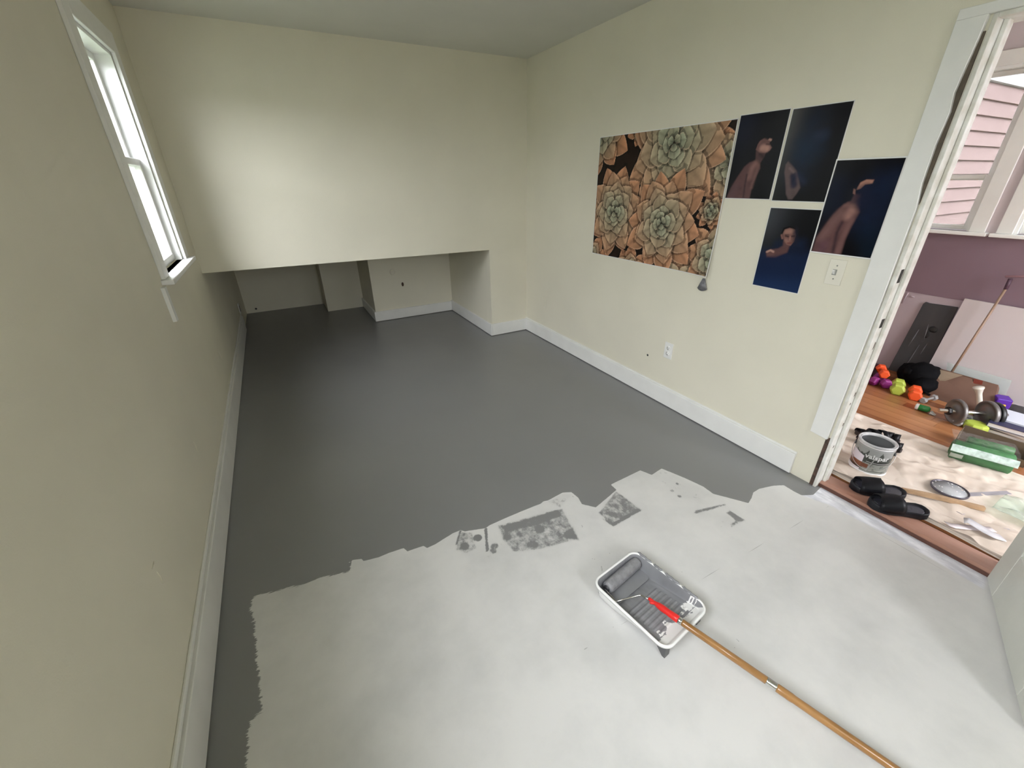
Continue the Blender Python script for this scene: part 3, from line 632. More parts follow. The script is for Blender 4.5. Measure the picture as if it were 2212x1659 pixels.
# ------------------------------------------------------------------ paint tray
TL, TWd, TZ = .330, .252, .072
tu = np.array([.047, -.323, 0]); tu /= np.linalg.norm(tu); tv = np.array([-tu[1], tu[0], 0]); TC = np.array([-1.303, -3.143, 0])
def tw(u, v, z): return TC+tu*u+tv*v+np.array([0, 0, z])
def rr_sdf(u, v, hu, hv, r):
    qx = np.abs(u)-hu+r; qy = np.abs(v)-hv+r; return np.hypot(np.maximum(qx, 0), np.maximum(qy, 0))+np.minimum(np.maximum(qx, qy), 0)-r
def tray_base(u, v):
    b = np.where(u < -.075, .006, .006+(u+.075)/(.075+TL/2)*.050)
    rib = .0022*np.clip(np.sin((u)*2*np.pi/.021), -.2, 1)*((u > -.03) & (u < .115) & (np.abs(v) < .085)); return b+rib
tr = empty('paint_tray', tuple(TC), 'white plastic roller tray wet with grey paint on the bare floor', 'paint tray')
nu, nv = 210, 160; U, V = np.meshgrid(np.linspace(-TL/2, TL/2, nu), np.linspace(-TWd/2, TWd/2, nv))
sd = -rr_sdf(U, V, TL/2, TWd/2, .035); t = np.clip(sd/.016, 0, 1); t = t*t*(3-2*t)
Z = TZ*(1-t)+tray_base(U, V)*t; Z = np.where(sd < 0, TZ, Z)
Pg = TC+U[..., None]*tu+V[..., None]*tv+Z[..., None]*np.array([0, 0, 1])
nz = vnoise(U*38+9, V*38+9, 3, 4); nz2 = vnoise(U*90+9, V*30+9, 9, 4)
painted = np.clip((TL/2-.058+.075*(nz-.5)*2*.6-.25*np.maximum(np.abs(V)-.1, 0)-U)/.004, 0, 1)
painted = np.maximum(painted, np.clip((nz2-.56)/.03, 0, 1)*(U < .13))
painted = np.where((V > TWd/2-.013) & (nz2 > .42), 1.0, painted)*np.where((V < -TWd/2+.006), 0, 1)
g1 = np.array([.235, .238, .25])*(.8+.4*vnoise(U*14, V*60, 4, 3))[..., None]; wt = np.array([.78, .78, .76])
cc = wt*(1-painted[..., None])+g1*painted[..., None]
o = mesh_grid_color('tray_pan', Pg, cc, attr_mat('tray_plastic', 'print', .22), parent=tr)
me = o.data; bm = bmesh.new(); bm.from_mesh(me); lu = o.location
dead = []
sdf_flat = sd.ravel()
bm.verts.ensure_lookup_table()
for f in bm.faces:
    if max(sdf_flat[v.index] for v in f.verts) < -.0005: dead.append(f)
bmesh.ops.delete(bm, geom=dead, context='FACES')
for f in bm.faces: f.smooth = True
bm.to_mesh(me); bm.free()
nz_ = 60; sh2 = MB()
def outer(a, b):
    u = (a-.5)*(TL+.004); v = (b-.5)*(TWd+.004); sdd = -float(rr_sdf(np.array(u), np.array(v), TL/2+.002, TWd/2+.002, .037)); t = min(1, max(0, sdd/.016)); t = t*t*(3-2*t)
    return tuple(tw(u, v, max(.0008, (TZ*(1-t)+float(tray_base(np.array(u), np.array(v)))*t)-.0045)))
sh2.grid(outer, 96, 74)
keep = [f for f in sh2.f if max(-float(rr_sdf(np.array(np.dot(np.array(sh2.v[i])-TC, tu)), np.array(np.dot(np.array(sh2.v[i])-TC, tv)), TL/2+.002, TWd/2+.002, .037)) for i in f) > -.0005]
sh2.f = keep; sh2.sm = [True]*len(keep)
build('tray_shell', sh2, mat('white_tray_shell', (.80, .80, .79), .35), tr)
def rr_outline(hu, hv, r, n=10):
    pts = []
    for (cx, cy, a0) in ((hu-r, hv-r, 0), (-hu+r, hv-r, 90), (-hu+r, -hv+r, 180), (hu-r, -hv+r, 270)):
        for k in range(n+1): a = math.radians(a0+90*k/n); pts.append((cx+r*math.cos(a), cy+r*math.sin(a)))
    return pts
out = rr_outline(TL/2+.002, TWd/2+.002, .037)
prof = [(-.0035, -.002), (-.002, .0025), (.002, .003), (.0055, .0005), (.0062, -.008), (.0046, -.008), (.0038, -.001)]
R_ = []
for dx, dz in prof:
    ol = rr_outline(TL/2+.002+dx, TWd/2+.002+dx, .037+dx); R_.append([tuple(tw(a, b, TZ+dz)) for a, b in ol])
m_rim = mat('tray_rim_plastic', (.84, .84, .82), .25, 0, 0, 14, col2=(.80, .80, .78))
build('tray_rim', MB().rings(R_+[R_[0]], cap=False), m_rim, tr)
# smears of grey over the far long rim
m_wet = mat('wet_grey_paint', (.235, .238, .25), .12, 0, .1, 12)
for (a, b) in ((-.152, -.080), (-.074, -.030), (-.022, .050), (.056, .128)):
    pts = [tuple(tw(a+(b-a)*k/8, TWd/2+.003+.001*math.sin(k*2.1), TZ+.0022)) for k in range(9)]
    build('paint_smear', MB().tube(pts, [.0010]+[.0052]*7+[.0010], 8), m_wet, tr)
m_leg_shade = mat('shade_grey_leg', (.10, .10, .10), .5)  # white plastic legs coloured dark grey for the shade under the tray
for sgn in (-1, 1):
    a = tw(TL/2-.030, sgn*(TWd/2-.038), 0)
    build('tray_leg', MB().prism([tuple(tw(TL/2-.05, sgn*(TWd/2-.040), .038)), tuple(tw(TL/2-.008, sgn*(TWd/2-.040), .050)), tuple(tw(TL/2-.005, sgn*(TWd/2-.040), .0)), tuple(tw(TL/2-.016, sgn*(TWd/2-.040), .0))], tuple(tv*sgn*.026)), m_leg_shade, tr)
pool = [tuple(tw(a, b, .013)) for a, b in rr_outline(.046, TWd/2-.013, .02, 6)]
sh_ = tu*(-.112); pool = [tuple(np.array(p)+sh_) for p in pool]
build('paint_pool', MB().prism(pool, (0, 0, .0015)), m_wet, tr)
# ------------------------------------------------------------------ roller on its long pole
ra, rb_ = AZ(1311, 1271, .040), AZ(1377, 1213, .040)
ro = empty('paint_roller', tuple((ra+rb_)/2-np.array([0, 0, .03])), 'red-handled paint roller on a long wooden pole, resting in the tray', 'paint roller')
ax = (rb_-ra); Lr = np.linalg.norm(ax); axn = ax/Lr; Lr = min(Lr, .222)
m_nap = mat('wet_roller_nap', (.27, .27, .28), .3, 0, .3, 50, .5, 300)
build('roller_cover', MB().lathe(tuple(ra), [(.012, 0), (.019, .001), (.0235, .006), (.0245, .014), (.0245, Lr-.014), (.0235, Lr-.006), (.019, Lr-.001), (.012, Lr)], 32, tuple(axn)), m_nap, ro)
m_cap = mat('roller_end_cap', (.04, .04, .045), .35)
build('end_cap', MB().lathe(tuple(ra+axn*Lr), [(.014, 0), (.014, .002), (0, .003)], 20, tuple(axn)), m_cap, ro)
build('end_cap', MB().lathe(tuple(ra), [(.014, 0), (.014, .002), (0, .003)], 20, tuple(-axn)), m_cap, ro)
m_chrome = mat('chrome_wire', (.62, .62, .60), .18, 1.0)
h0 = AZ(1403, 1294, .086); h1 = AZ(1466, 1339, .094)
wp = [ra+axn*.01, ra-axn*.010, ra-axn*.014+np.array([.004, -.008, .004]), AZ(1330, 1300, .052), AZ(1350, 1294, .060), AZ(1381, 1286, .076), AZ(1386, 1286, .079), AZ(1393, 1290, .082), h0+(h1-h0)*.1]
build('frame_wire', MB().tube([tuple(p) for p in wp], .0030, 10), m_chrome, ro)
m_red = mat('red_handle_plastic', lin((214, 42, 38)), .3)
hd = (h1-h0); Lh = np.linalg.norm(hd); hd /= Lh
hn = build('roller_grip', MB().lathe(tuple(h0), [(.0, -.004), (.006, -.003), (.0065, .004), (.0058, .018), (.0075, .026), (.011, .038), (.0125, .055), (.0115, .075), (.013, Lh-.02), (.0135, Lh-.006), (.012, Lh)], 20, tuple(hd)), m_red, ro)
sidev = np.cross(hd, [0, 0, 1]); sidev /= np.linalg.norm(sidev)
build('grip_prong', MB().tube([tuple(h0+hd*.024), tuple(h0+hd*.012+sidev*.010), tuple(h0+hd*.010+sidev*.014)], [.006, .005, .003], 10), m_red, ro)
p1 = AZ(1930, 1659, .045); pdn = p1-h1; pdn /= np.linalg.norm(pdn)
tE = (.0135-h1[2])/pdn[2]; pE = h1+pdn*tE; tC = np.linalg.norm(AZ(1655, 1471, .072)-h1)
m_pole = mat('varnished_pole_wood', lin((160, 118, 70)), .3, 0, 0, 22, .05, 60, col2=lin((136, 96, 50)), stretch=(1, .15, 1), coat=.3)
build('ferrule', MB().lathe(tuple(h1), [(.0115, -.002), (.0125, .001), (.0125, .010), (.0115, .012)], 20, tuple(pdn)), m_chrome, ro)
pl = build('pole', MB().lathe(tuple(h1+pdn*.010), [(.0105, 0), (.0118, .006), (.0118, tC-.01)], 20, tuple(pdn)), m_pole, ro)
build('pole_collar', MB().lathe(tuple(h1+pdn*tC), [(.0122, 0), (.0124, .002), (.0124, .026), (.0128, .028), (.0118, .030)], 20, tuple(pdn)), m_chrome, ro)
build('pole', MB().lathe(tuple(h1+pdn*(tC+.029)), [(.0122, 0), (.0132, .004), (.0132, .04), (.0120, .05), (.0120, tE-tC-.03), (.006, tE-tC-.024)], 20, tuple(pdn)), m_pole, ro)
# ------------------------------------------------------------------ drop cloth in the doorway
CX0, CX1, CY0, CY1 = .160, 1.005, -4.3, -2.62
def cloth_h(X, Y):
    h = .026*np.abs(vnoise(X*5+3, Y*4+1, 21, 3)-.5)*2
    rid = 1-np.abs(vnoise(X*7+Y*3, Y*6-X*4, 33, 3)-.5)*2; h = h*.6+.018*np.clip(rid-.5, 0, 1)*2.0
    edge = np.clip((X-CX0)/.05, 0, 1); return .0035+h*np.clip((CX1-X)/.05, 0, 1)*.9+.007*(1-edge)
nx, ny = 190, 340; gx = np.linspace(0, 1, nx); gy = np.linspace(CY0, CY1, ny)
U, V = np.meshgrid(gx, gy); Xr = (CX1+.05*(V+2.8)*-.3)+.010*vnoise(V*5, V*0, 4, 2)
Xl = CX0+.006*np.sin(V*14)+.006*vnoise(V*9, V*0+2, 5, 2)
X = Xl+(Xr-Xl)*U; Y = V
Zc = FZ+cloth_h(X, Y)
m_cloth = mat('canvas_drop_cloth', lin((216, 204, 192)), .85, 0, 0, 3.5, .25, 500, col2=lin((200, 186, 172)), spec=.2)
dc = mesh_grid_color('drop_cloth', np.dstack([X, Y, Zc]), None, m_cloth, label='crumpled cream canvas drop cloth spread on the floor beyond the doorway', cat='drop cloth')
for p in dc.data.polygons: p.use_smooth = True
s = dc.modifiers.new('thick', 'SOLIDIFY'); s.thickness = .0015; s.offset = 1
for k, (dx, z0) in enumerate(((-.002, .002), (.004, .0095))):
    hem = MB()
    def fn(u, v, dx=dx, z0=z0): 
        y = CY0+(CY1-CY0)*v; xl = CX0+.006*math.sin(y*14)+dx; return (xl+u*.05, y, FZ+z0+.002*math.sin(y*17+k)+.003*u)
    hem.grid(fn, 3, 120); build('folded_hem', hem, m_cloth, dc, solid=.0022)
CZ = FZ+.013
# ------------------------------------------------------------------ paint can
cb = AZ(1872, 1009, CZ); Rc, Hc = .084, .178
can = empty('paint_can', (cb[0], cb[1], CZ), 'open gallon paint can with grey drips down its label, on the drop cloth', 'paint can')
m_tin = mat('bright_tin', (.72, .72, .71), .28, .8)
m_white_can = mat('white_can_metal', (.80, .79, .79), .35)
c3 = (cb[0], cb[1], CZ)
build('can_body', MB().lathe(c3, [(Rc-.002, 0), (Rc, .002), (Rc, .006), (Rc-.002, .009), (Rc-.002, Hc-.008), (Rc-.004, Hc-.008), (Rc-.004, .010), (0, .010)], 64), m_white_can, can)
m_drip = mat('paint_coated_rim', (.62, .62, .62), .2, 0, 0, 18, col2=(.36, .365, .37))
build('can_rim', MB().lathe(c3, [(Rc-.001, Hc-.012), (Rc+.001, Hc-.008), (Rc+.001, Hc-.001), (Rc-.002, Hc+.001), (Rc-.005, Hc-.003), (Rc-.010, Hc-.003), (Rc-.012, Hc-.001), (Rc-.014, Hc-.004), (Rc-.014, Hc-.012)], 64, cap=False), m_drip, can)
m_in = mat('grey_paint_inside', (.30, .305, .31), .25, 0, .15, 10)
build('inner_coat', MB().lathe(c3, [(Rc-.0145, Hc-.010), (Rc-.0048, Hc-.013), (Rc-.0048, .03)], 64, cap=False), m_in, can)
build('paint_surface', MB().lathe(c3, [(Rc-.005, .055), (Rc-.005, .058), (0, .058)], 48), m_in, can)
face = math.atan2(CAM[1]-cb[1], CAM[0]-cb[0])
def cyl(phi, z, r): a = face+phi; return (cb[0]+r*math.cos(a), cb[1]+r*math.sin(a), CZ+z)
nu, nv = 300, 120; Ph, Vv = np.meshgrid(np.linspace(-math.pi, math.pi, nu), np.linspace(0, 1, nv))
Uq = Ph/(math.pi/2)                                   # -1..1 is the half facing the doorway, left to right
Zl = .014+(1-Vv)*(Hc-.030)
im = np.zeros(Ph.shape+(3,)); im[:] = slin((62, 66, 62))
n1 = vnoise(Uq*6+20, Vv*2+5, 12, 4); n2 = vnoise(Uq*14+20, Vv*14, 13, 4)
def put(mask, c): im[mask] = slin(c)
put((Vv > .62) & (Uq > -.2), (134, 138, 132)); put((Vv > .62) & (Uq > -.2) & (n2 > .62), (100, 102, 98))
put((Vv > .52) & (Vv < .60) & (Uq > 0) & (n2 > .35), (30, 32, 30)); put((Vv > .56) & (Vv < .575) & (Uq > -.1), (196, 196, 196))
put((Uq < -.22) & (Vv > .30+.25*(Uq+.6)), (214, 206, 214))
put((Uq < -.22) & (Vv > .66) & (Vv < .90) & (Uq > -.85), (124, 76, 54)); put((Uq > -.22) & (Uq < .02) & (Vv > .68) & (Vv < .84), (112, 68, 50)); put((Uq < -.22) & (Uq > -.85) & (Vv > .86) & (Vv < .93), (50, 30, 24))
put((Uq < -.62) & (Vv > .62) & (Vv < .70), (170, 150, 158)); put((Vv > .90) & (Vv < .93) & (Uq > -.2) & (Uq < .7), (52, 54, 50))
drip = (n1 > .52-.9*(.34-Vv)) & (Vv < .62); put(drip & (Vv < .32), (142, 144, 142)); put((Vv < .07), (150, 151, 150))
put((np.abs(Uq-.14+.25*(Vv-.4)) < .018) & (Vv > .3) & (Vv < .95), (150, 152, 150))
aP = face+Ph; Pg = np.dstack([cb[0]+(Rc-.0012)*np.cos(aP), cb[1]+(Rc-.0012)*np.sin(aP), CZ+Zl])
mesh_grid_color('can_label', Pg, im, attr_mat('can_label_print', 'print', .3), parent=can)
def wrap_text(txt, size, phic, z, r, m, name):
    cu = bpy.data.curves.new(name, 'FONT'); cu.body = txt; cu.size = size; cu.align_x = 'CENTER'; cu.resolution_u = 3; cu.offset = .0011; cu.space_character = 1.05
    to = bpy.data.objects.new(name, cu); COL.objects.link(to); dg = bpy.context.evaluated_depsgraph_get(); me = bpy.data.meshes.new_from_object(to.evaluated_get(dg)); bpy.data.objects.remove(to)
    mb = MB(); vs = []
    for v in me.vertices: vs.append(cyl(phic+v.co.x/r, z+v.co.y, r))
    mb.add(vs, [tuple(p.vertices) for p in me.polygons]); build(name, mb, m, can, label='pale brand lettering')
wrap_text('valspar', .036, .33, .100, Rc-.0006, mat('pale_lettering', lin((205, 206, 205)), .4), 'can_lettering')
m_wire = mat('bail_wire', (.5, .5, .5), .3, .9)
ears = [cyl(s*math.pi/2*.93, Hc-.045, Rc+.002) for s in (-1, 1)]
for e, s in zip(ears, (-1, 1)):
    d = np.array([math.cos(face+s*math.pi/2*.93), math.sin(face+s*math.pi/2*.93), 0]); build('bail_ear', MB().lathe(tuple(np.array(e)-d*.003), [(.011, 0), (.009, .005), (0, .006)], 14, tuple(d)), m_cap, can)
bail = [cyl(-math.pi/2*.93+math.pi*.93*k/24, Hc-.045-.095*math.sin(math.pi*k/24)**.8, Rc+.006+.012*math.sin(math.pi*k/24)) for k in range(25)]
build('bail_handle', MB().tube(bail, .0016, 8), m_wire, can)
# ------------------------------------------------------------------ footwear
m_blk = mat('black_rubber', (.008, .008, .010), .42, 0, 0, 20, .15, 90, col2=(.013, .013, .016), spec=.2)
m_bed = mat('black_footbed', (.040, .040, .052), .34, 0, .2, 30, .2, 120, spec=.6)
m_strap = mat('black_strap', (.006, .006, .008), .4, 0, .3, 30, .25, 70, spec=.2)
def foot_half(t):   # half width profile toe(0)..heel(1)
    return .5*(np.interp(t, [0, .02, .06, .14, .25, .4, .55, .7, .85, .94, .98, 1], [.0, .35, .62, .88, 1.0, .95, .80, .78, .84, .66, .40, .0]))
def sole(toe, heel, wd, ht, mb, dish=.0):
    toe, heel = np.array(toe), np.array(heel); L = np.linalg.norm(heel[:2]-toe[:2]); e = (heel-toe); e[2] = 0; e /= np.linalg.norm(e); s = np.array([-e[1], e[0], 0])
    ts = np.concatenate([[0, .004, .015, .03, .06, .1], np.linspace(.15, .85, 12), [.9, .94, .97, .985, .996, 1]])
    def ring(z, k, zf=None):
        a = [toe+e*(L*(.5+(t-.5)*k))+s*wd*foot_half(t)*k for t in ts]; b = [toe+e*(L*(.5+(t-.5)*k))-s*wd*foot_half(t)*k for t in ts[::-1][1:-1]]
        tt = list(ts)+list(ts[::-1][1:-1]); return [tuple(p+np.array([0, 0, z+(zf(t_) if zf else 0)])) for p, t_ in zip(a+b, tt)]
    up = lambda t: .010*max(0, .25-t)/.25+.006*max(0, t-.6)/.4
    mb.rings([ring(0, .96), ring(.004, 1.0), ring(ht*.7, 1.0, up), ring(ht, .985, up), ring(ht, .93, up), ring(ht-dish, .86, up), ring(ht-dish, .5, lambda t: up(.5)*.5)], cap=True)
    return e, s, L, ring, ht
def slide(toe, heel, wd, label, tilt=0):
    r = empty('slide_sandal', (toe[0], toe[1], toe[2]), label, 'sandal')
    mb = MB(); e, s, L, ring, ht = sole(toe, heel, wd, .030, mb, .008); build('sole', mb, m_blk, r)
    toe = np.array(toe)
    bd = MB(); up = lambda t: .010*max(0, .25-t)/.25+.006*max(0, t-.6)/.4
    bd.rings([ring(.0225, .86, up), ring(.0232, .80, up), ring(.0226, .45, up)]); build('footbed', bd, m_bed, r)
    st = MB(); rings = []
    for k in range(7):
        t = .17+.33*k/6; hw = wd*float(foot_half(t))*1.03; hgt = .048+.016*k/6; arc = []
        c0 = toe+e*L*t
        for j in range(15):
            a = math.pi*j/14; x = -math.cos(a)*hw; z = .014+max(0, math.sin(a))**.62*hgt; arc.append(tuple(c0+s*x+e*(.012*abs(math.cos(a))*(k-3)/3)+np.array([0, 0, z])))
        rings.append(arc)
    st.rings(rings, cap=False, closed=False); build('strap', st, m_strap, r, solid=.006)
    return r
t1, h1_ = AZ(1834, 1049, CZ+.012), AZ(1955, 1069, CZ+.012); t2, h2_ = AZ(1872, 1091, FZ+.012), AZ(2004, 1110, CZ+.012)
slide((t1[0]+.005, t1[1], CZ-.002), (h1_[0], h1_[1], CZ-.002), .100, 'black slide sandal on the threshold nearer the paint can, behind its mate')
slide((t2[0], t2[1], .032), (h2_[0], h2_[1], .032), .100, 'black slide sandal in front of its mate, half on the bare threshold')
m_brn = mat('dark_brown_leather', (.030, .018, .018), .5, 0, .3, 40)
def strappy(toe, heel, wd, label):
    r = empty('strappy_sandal', toe, label, 'sandal'); mb = MB(); e, s, L, ring, ht = sole(toe, heel, wd, .020, mb, .003); build('sole', mb, m_brn, r); toe = np.array(toe)
    for t, hgt, sk in ((.16, .030, .25), (.30, .038, -.35), (.42, .046, .3), (.60, .052, .25), (.74, .05, -.2), (.9, .046, -.12)):
        hw = wd*float(foot_half(t)); pts = []
        for j in range(13):
            a = math.pi*j/12; pts.append(toe+e*L*t+s*(-math.cos(a)*hw)+e*sk*.07*math.cos(a)+np.array([0, 0, .012+math.sin(a)**.7*hgt]))
        st = MB(); st.rings([[tuple(p-e*.015) for p in pts], [tuple(p+e*.015) for p in pts]], cap=False, closed=False); build('strap', st, m_strap, r, solid=.004)
    b = toe+e*L*.42+s*wd*.42+np.array([0, 0, .03]); build('buckle', MB().tube([tuple(b), tuple(b+e*.014), tuple(b+e*.014+np.array([0, 0, .014])), tuple(b+np.array([0, 0, .014])), tuple(b)], .0016, 6), m_chrome, r)
a1, b1 = AZ(1842, 937, CZ+.01), AZ(1940, 958, CZ+.01)
a2, b2 = AZ(1850, 950, CZ+.01), AZ(1950, 974, CZ+.01)
strappy((a1[0]+.02, a1[1], CZ), (b1[0]+.02, b1[1], CZ), .075, 'dark strappy sandal at the cloth edge, farther of the pair behind the can')
strappy((a2[0]-.01, a2[1]-.0, CZ), (b2[0]-.01, b2[1]-.0, CZ), .075, 'dark strappy sandal directly behind the paint can, nearer of the pair')
# ------------------------------------------------------------------ lid, paddle, sticks and scraps on the cloth
def flat_strip(pts, wd, z, th, mb=None):
    mb = mb or MB(); pts = [np.array(p, float) for p in pts]
    R = []
    for i, p in enumerate(pts):
        d = pts[min(i+1, len(pts)-1)]-pts[max(i-1, 0)]; d[2] = 0; d /= np.linalg.norm(d); s = np.array([-d[1], d[0], 0]); w_ = wd/2
        b = p+np.array([0, 0, z]); R.append([tuple(b-s*w_), tuple(b+s*w_), tuple(b+s*w_+np.array([0, 0, th])), tuple(b-s*w_+np.array([0, 0, th]))])
    return mb.rings(R, sm=False)
lc = (AZ(2014, 1040, CZ+.02)+AZ(2094, 1068, CZ+.02))/2
lid = empty('can_lid', (lc[0], lc[1], CZ), 'round can lid lying grey-painted side up on the drop cloth', 'lid')
ul = (AZ(2094, 1068, CZ+.02)-AZ(2014, 1040, CZ+.02)); Rl = .074
build('lid_rim', MB().lathe((lc[0], lc[1], CZ+.004), [(Rl-.004, 0), (Rl, .002), (Rl+.001, .010), (Rl-.001, .013), (Rl-.004, .012), (Rl-.006, .009)], 48, cap=False), mat('dark_lid_rim', (.10, .09, .11), .3, .5), lid)
build('lid_disc', MB().lathe((lc[0], lc[1], CZ+.004), [(Rl-.004, .0), (Rl-.004, .008), (0, .008)], 48), mat('paint_coated_lid', (.40, .41, .42), .25, 0, 0, 26, col2=(.43, .44, .45)), lid)
m_wsp = mat('white_paint_spot', (.85, .85, .86), .3)
rn = random.Random(5)
for k in range(22):
    a = rn.uniform(0, 6.28); rr = Rl*rn.uniform(.78, .9) if k < 16 else Rl*rn.uniform(.2, .6)
    build('bare_spot', MB().lathe((lc[0]+rr*math.cos(a), lc[1]+rr*math.sin(a), CZ+.0119), [(rn.uniform(.002, .006), 0), (.001, .0006), (0, .0006)], 7), m_wsp, lid)
k1, k2 = AZ(2094, 1068, CZ+.01), AZ(2180, 1064, CZ+.01)
m_pad = mat('grey_stained_paddle', lin((150, 146, 152)), .4, 0, 0, 12, col2=lin((168, 164, 170)))
build('stir_paddle', flat_strip([k1-np.array([0, 0, k1[2]])+(k2-k1)*-.05, (k1+k2)/2*np.array([1, 1, 0]), k2*np.array([1, 1, 0])], .024, CZ+.008, .003), m_pad, None, 'flat grey-stained stir paddle reaching right from under the lid', 'paint paddle')
m_stick = mat('tan_stick_wood', lin((176, 146, 114)), .5, 0, .3, 20, .1, 60)
s1, s2 = AZ(1948, 1054, CZ+.02), AZ(2128, 1096, CZ+.02)
sk = MB(); dv = s2-s1; n_ = 16
R = []
for k in range(n_+1):
    p = s1+dv*k/n_; hw = .006+.006*min(1, k/4); w2 = np.array([.25, .12, 0]); w2 = np.array([-dv[1], dv[0], 0])/np.linalg.norm(dv)*hw
    zt = CZ+.026-.004*abs(k-8)/8; R.append([tuple((p-w2)*[1, 1, 0]+np.array([0, 0, zt-.020])), tuple((p+w2)*[1, 1, 0]+np.array([0, 0, zt-.020])), tuple((p+w2*.8)*[1, 1, 0]+np.array([0, 0, zt])), tuple((p-w2*.8)*[1, 1, 0]+np.array([0, 0, zt]))])
build('wood_stick', MB().rings(R, sm=False), m_stick, None, 'long split tan wood stick lying on the drop cloth below the lid', 'stick', bevel=.0015)
m_scr = mat('tape_scrap', (.66, .65, .68), .45, 0, .1, 20); m_scr2 = mat('masking_scrap', lin((214, 204, 206)), .5, 0, .08, 20)
def curl(pxs, zs, wd, m, label):
    pts = [AZ(x, y, CZ+z) for (x, y), z in zip(pxs, zs)]; mb = MB(); R = []
    for i, p in enumerate(pts):
        d = pts[min(i+1, len(pts)-1)]-pts[max(i-1, 0)]; d[2] = 0; d /= np.linalg.norm(d); s = np.array([-d[1], d[0], 0])*wd/2; R.append([tuple(p-s), tuple(p+s)])
    mb.rings(R, cap=False, closed=False); build('tape_scrap', mb, m, None, label, 'tape', 'scraps of tape on the cloth', solid=.0012)
curl([(2045, 1131), (2060, 1136), (2090, 1139), (2125, 1142), (2186, 1148)], [.026, .016, .014, .012, .010], .032, m_scr2, 'long pale scrap of tape lying flat under the curled one')
curl([(2082, 1124), (2092, 1124), (2108, 1134), (2128, 1146), (2146, 1156), (2168, 1163)], [.030, .038, .032, .024, .028, .016], .046, m_scr, 'wide silvery curled strip of tape crossing the pale one')
curl([(2067, 1105), (2080, 1112), (2084, 1110)], [.014, .018, .030], .006, m_scr2, 'tiny looped end of tape standing above the crossed scraps')
m_film = glass_mat('clear_film', (.93, 1, .95), 1.5, .12, .16)
f0 = AZ(2196, 1106, CZ+.03)
fm = MB(); fm.grid(lambda u, v: (f0[0]-.06+.20*u+.02*v, f0[1]+.07-.26*v, CZ+.004+.045*float(vnoise(np.array(u*4.), np.array(v*4.), 3, 3))), 26, 26); build('plastic_wrap', fm, m_film, None, 'crumpled clear plastic film on the drop cloth at the right edge', 'plastic film', solid=.0006)
# ------------------------------------------------------------------ hand weights by the window wall
def hexhead(mb, c, axis, R, th):
    axis = np.array(axis, float); axis /= np.linalg.norm(axis); mb.lathe(tuple(np.array(c)-axis*th/2), [(R*.72, 0), (R*.94, th*.10), (R, th*.25), (R, th*.75), (R*.94, th*.9), (R*.72, th)], 6, tuple(axis), sm=False)
def dumbbell(px, py, ang, R, L, m, label, z=0, grp='vinyl dumbbells heaped by the wall', hand=None):
    c = AZ(px, py, FZ+z+R*.87); a = np.array([math.cos(ang), math.sin(ang), 0]); root = empty('dumbbell', (c[0], c[1], FZ+z), label, 'dumbbell', grp)
    far = np.array(c)+a*L
    for q in (np.array(c), far):
        mb = MB(); hexhead(mb, q, a, R, R*1.25); h = build('weight_head', mb, m, root, bevel=.003)
    build('grip', MB().tube([tuple(np.array(c)), tuple((np.array(c)+far)/2), tuple(far)], R*.36, 12), hand or m, root)
    build('end_stamp', MB().lathe(tuple(np.array(c)-a*R*.60), [(R*.28, -.004), (R*.25, .0)], 16, tuple(-a)), mat(m.name+'_stamp', tuple(min(1, x*1.3+.05) for x in m.node_tree.nodes['Principled BSDF'].inputs[0].default_value[:3]), .5), root)
m_or = mat('orange_vinyl', lin((226, 84, 34)), .5); m_mg = mat('magenta_vinyl', lin((140, 44, 120)), .5); m_lm = mat('lime_vinyl', lin((168, 184, 72)), .5); m_sv = mat('grey_vinyl', lin((150, 150, 150)), .5)
dumbbell(1889, 823, 1.35, .036, .085, m_mg, 'magenta dumbbell at the left of the heap, under the orange one')
dumbbell(1914, 829, .75, .038, .12, m_mg, 'magenta dumbbell behind the lime one in the heap')
dumbbell(1910, 808, .55, .036, .12, m_or, 'orange dumbbell lying on top of the magenta ones', z=.055)
dumbbell(1939, 841, .35, .047, .11, m_lm, 'lime green dumbbell in front of the heap')
dumbbell(1977, 854, .35, .042, .10, m_or, 'orange dumbbell alone beside the black bag')
dumbbell(1995, 865, -.15, .023, .12, m_sv, 'small grey dumbbell left of the cardboard', grp='small grey dumbbells')
dumbbell(2070, 912, -.15, .027, .12, m_sv, 'small grey dumbbell under the barbell plate', grp='small grey dumbbells')
lp = AZ(2107, 921, FZ+.02); lr_ = empty('lime_weight', (lp[0], lp[1], FZ), 'lime green rounded weight in front of the black plate', 'weight')
build('weight_head', MB().lathe((lp[0], lp[1], FZ), [(.05, 0), (.062, .01), (.062, .035), (.05, .045), (0, .046)], 8, sm=False), m_lm, lr_, bevel=.005)
m_bag = mat('black_bag_cloth', (.005, .005, .006), .8, 0, .4, 12, .6, 30, spec=.1)
q = AZ(1985, 838, FZ); bg_ = MB().ico((q[0]+.05, q[1]+.03, FZ+.085), (.10, .11, .10), 3, .05, 4, FZ).ico((q[0]-.03, q[1]-.035, FZ+.045), (.09, .075, .06), 3, .06, 5, FZ).ico((q[0]+.10, q[1]+.12, FZ+.06), (.08, .07, .085), 3, .06, 8, FZ).ico((q[0]+.07, q[1]-.02, FZ+.12), (.05, .05, .05), 3, .1, 18, FZ).ico((q[0]+.02, q[1]+.09, FZ+.10), (.06, .05, .05), 3, .1, 28, FZ).tube([(q[0]-.05, q[1]+.02, FZ+.07), (q[0]-.09, q[1]-.03, FZ+.03), (q[0]-.11, q[1]-.10, FZ+.012)], .008)
build('black_bag', bg_, m_bag, None, 'limp black cloth bag slumped between dumbbells and cardboard', 'bag')
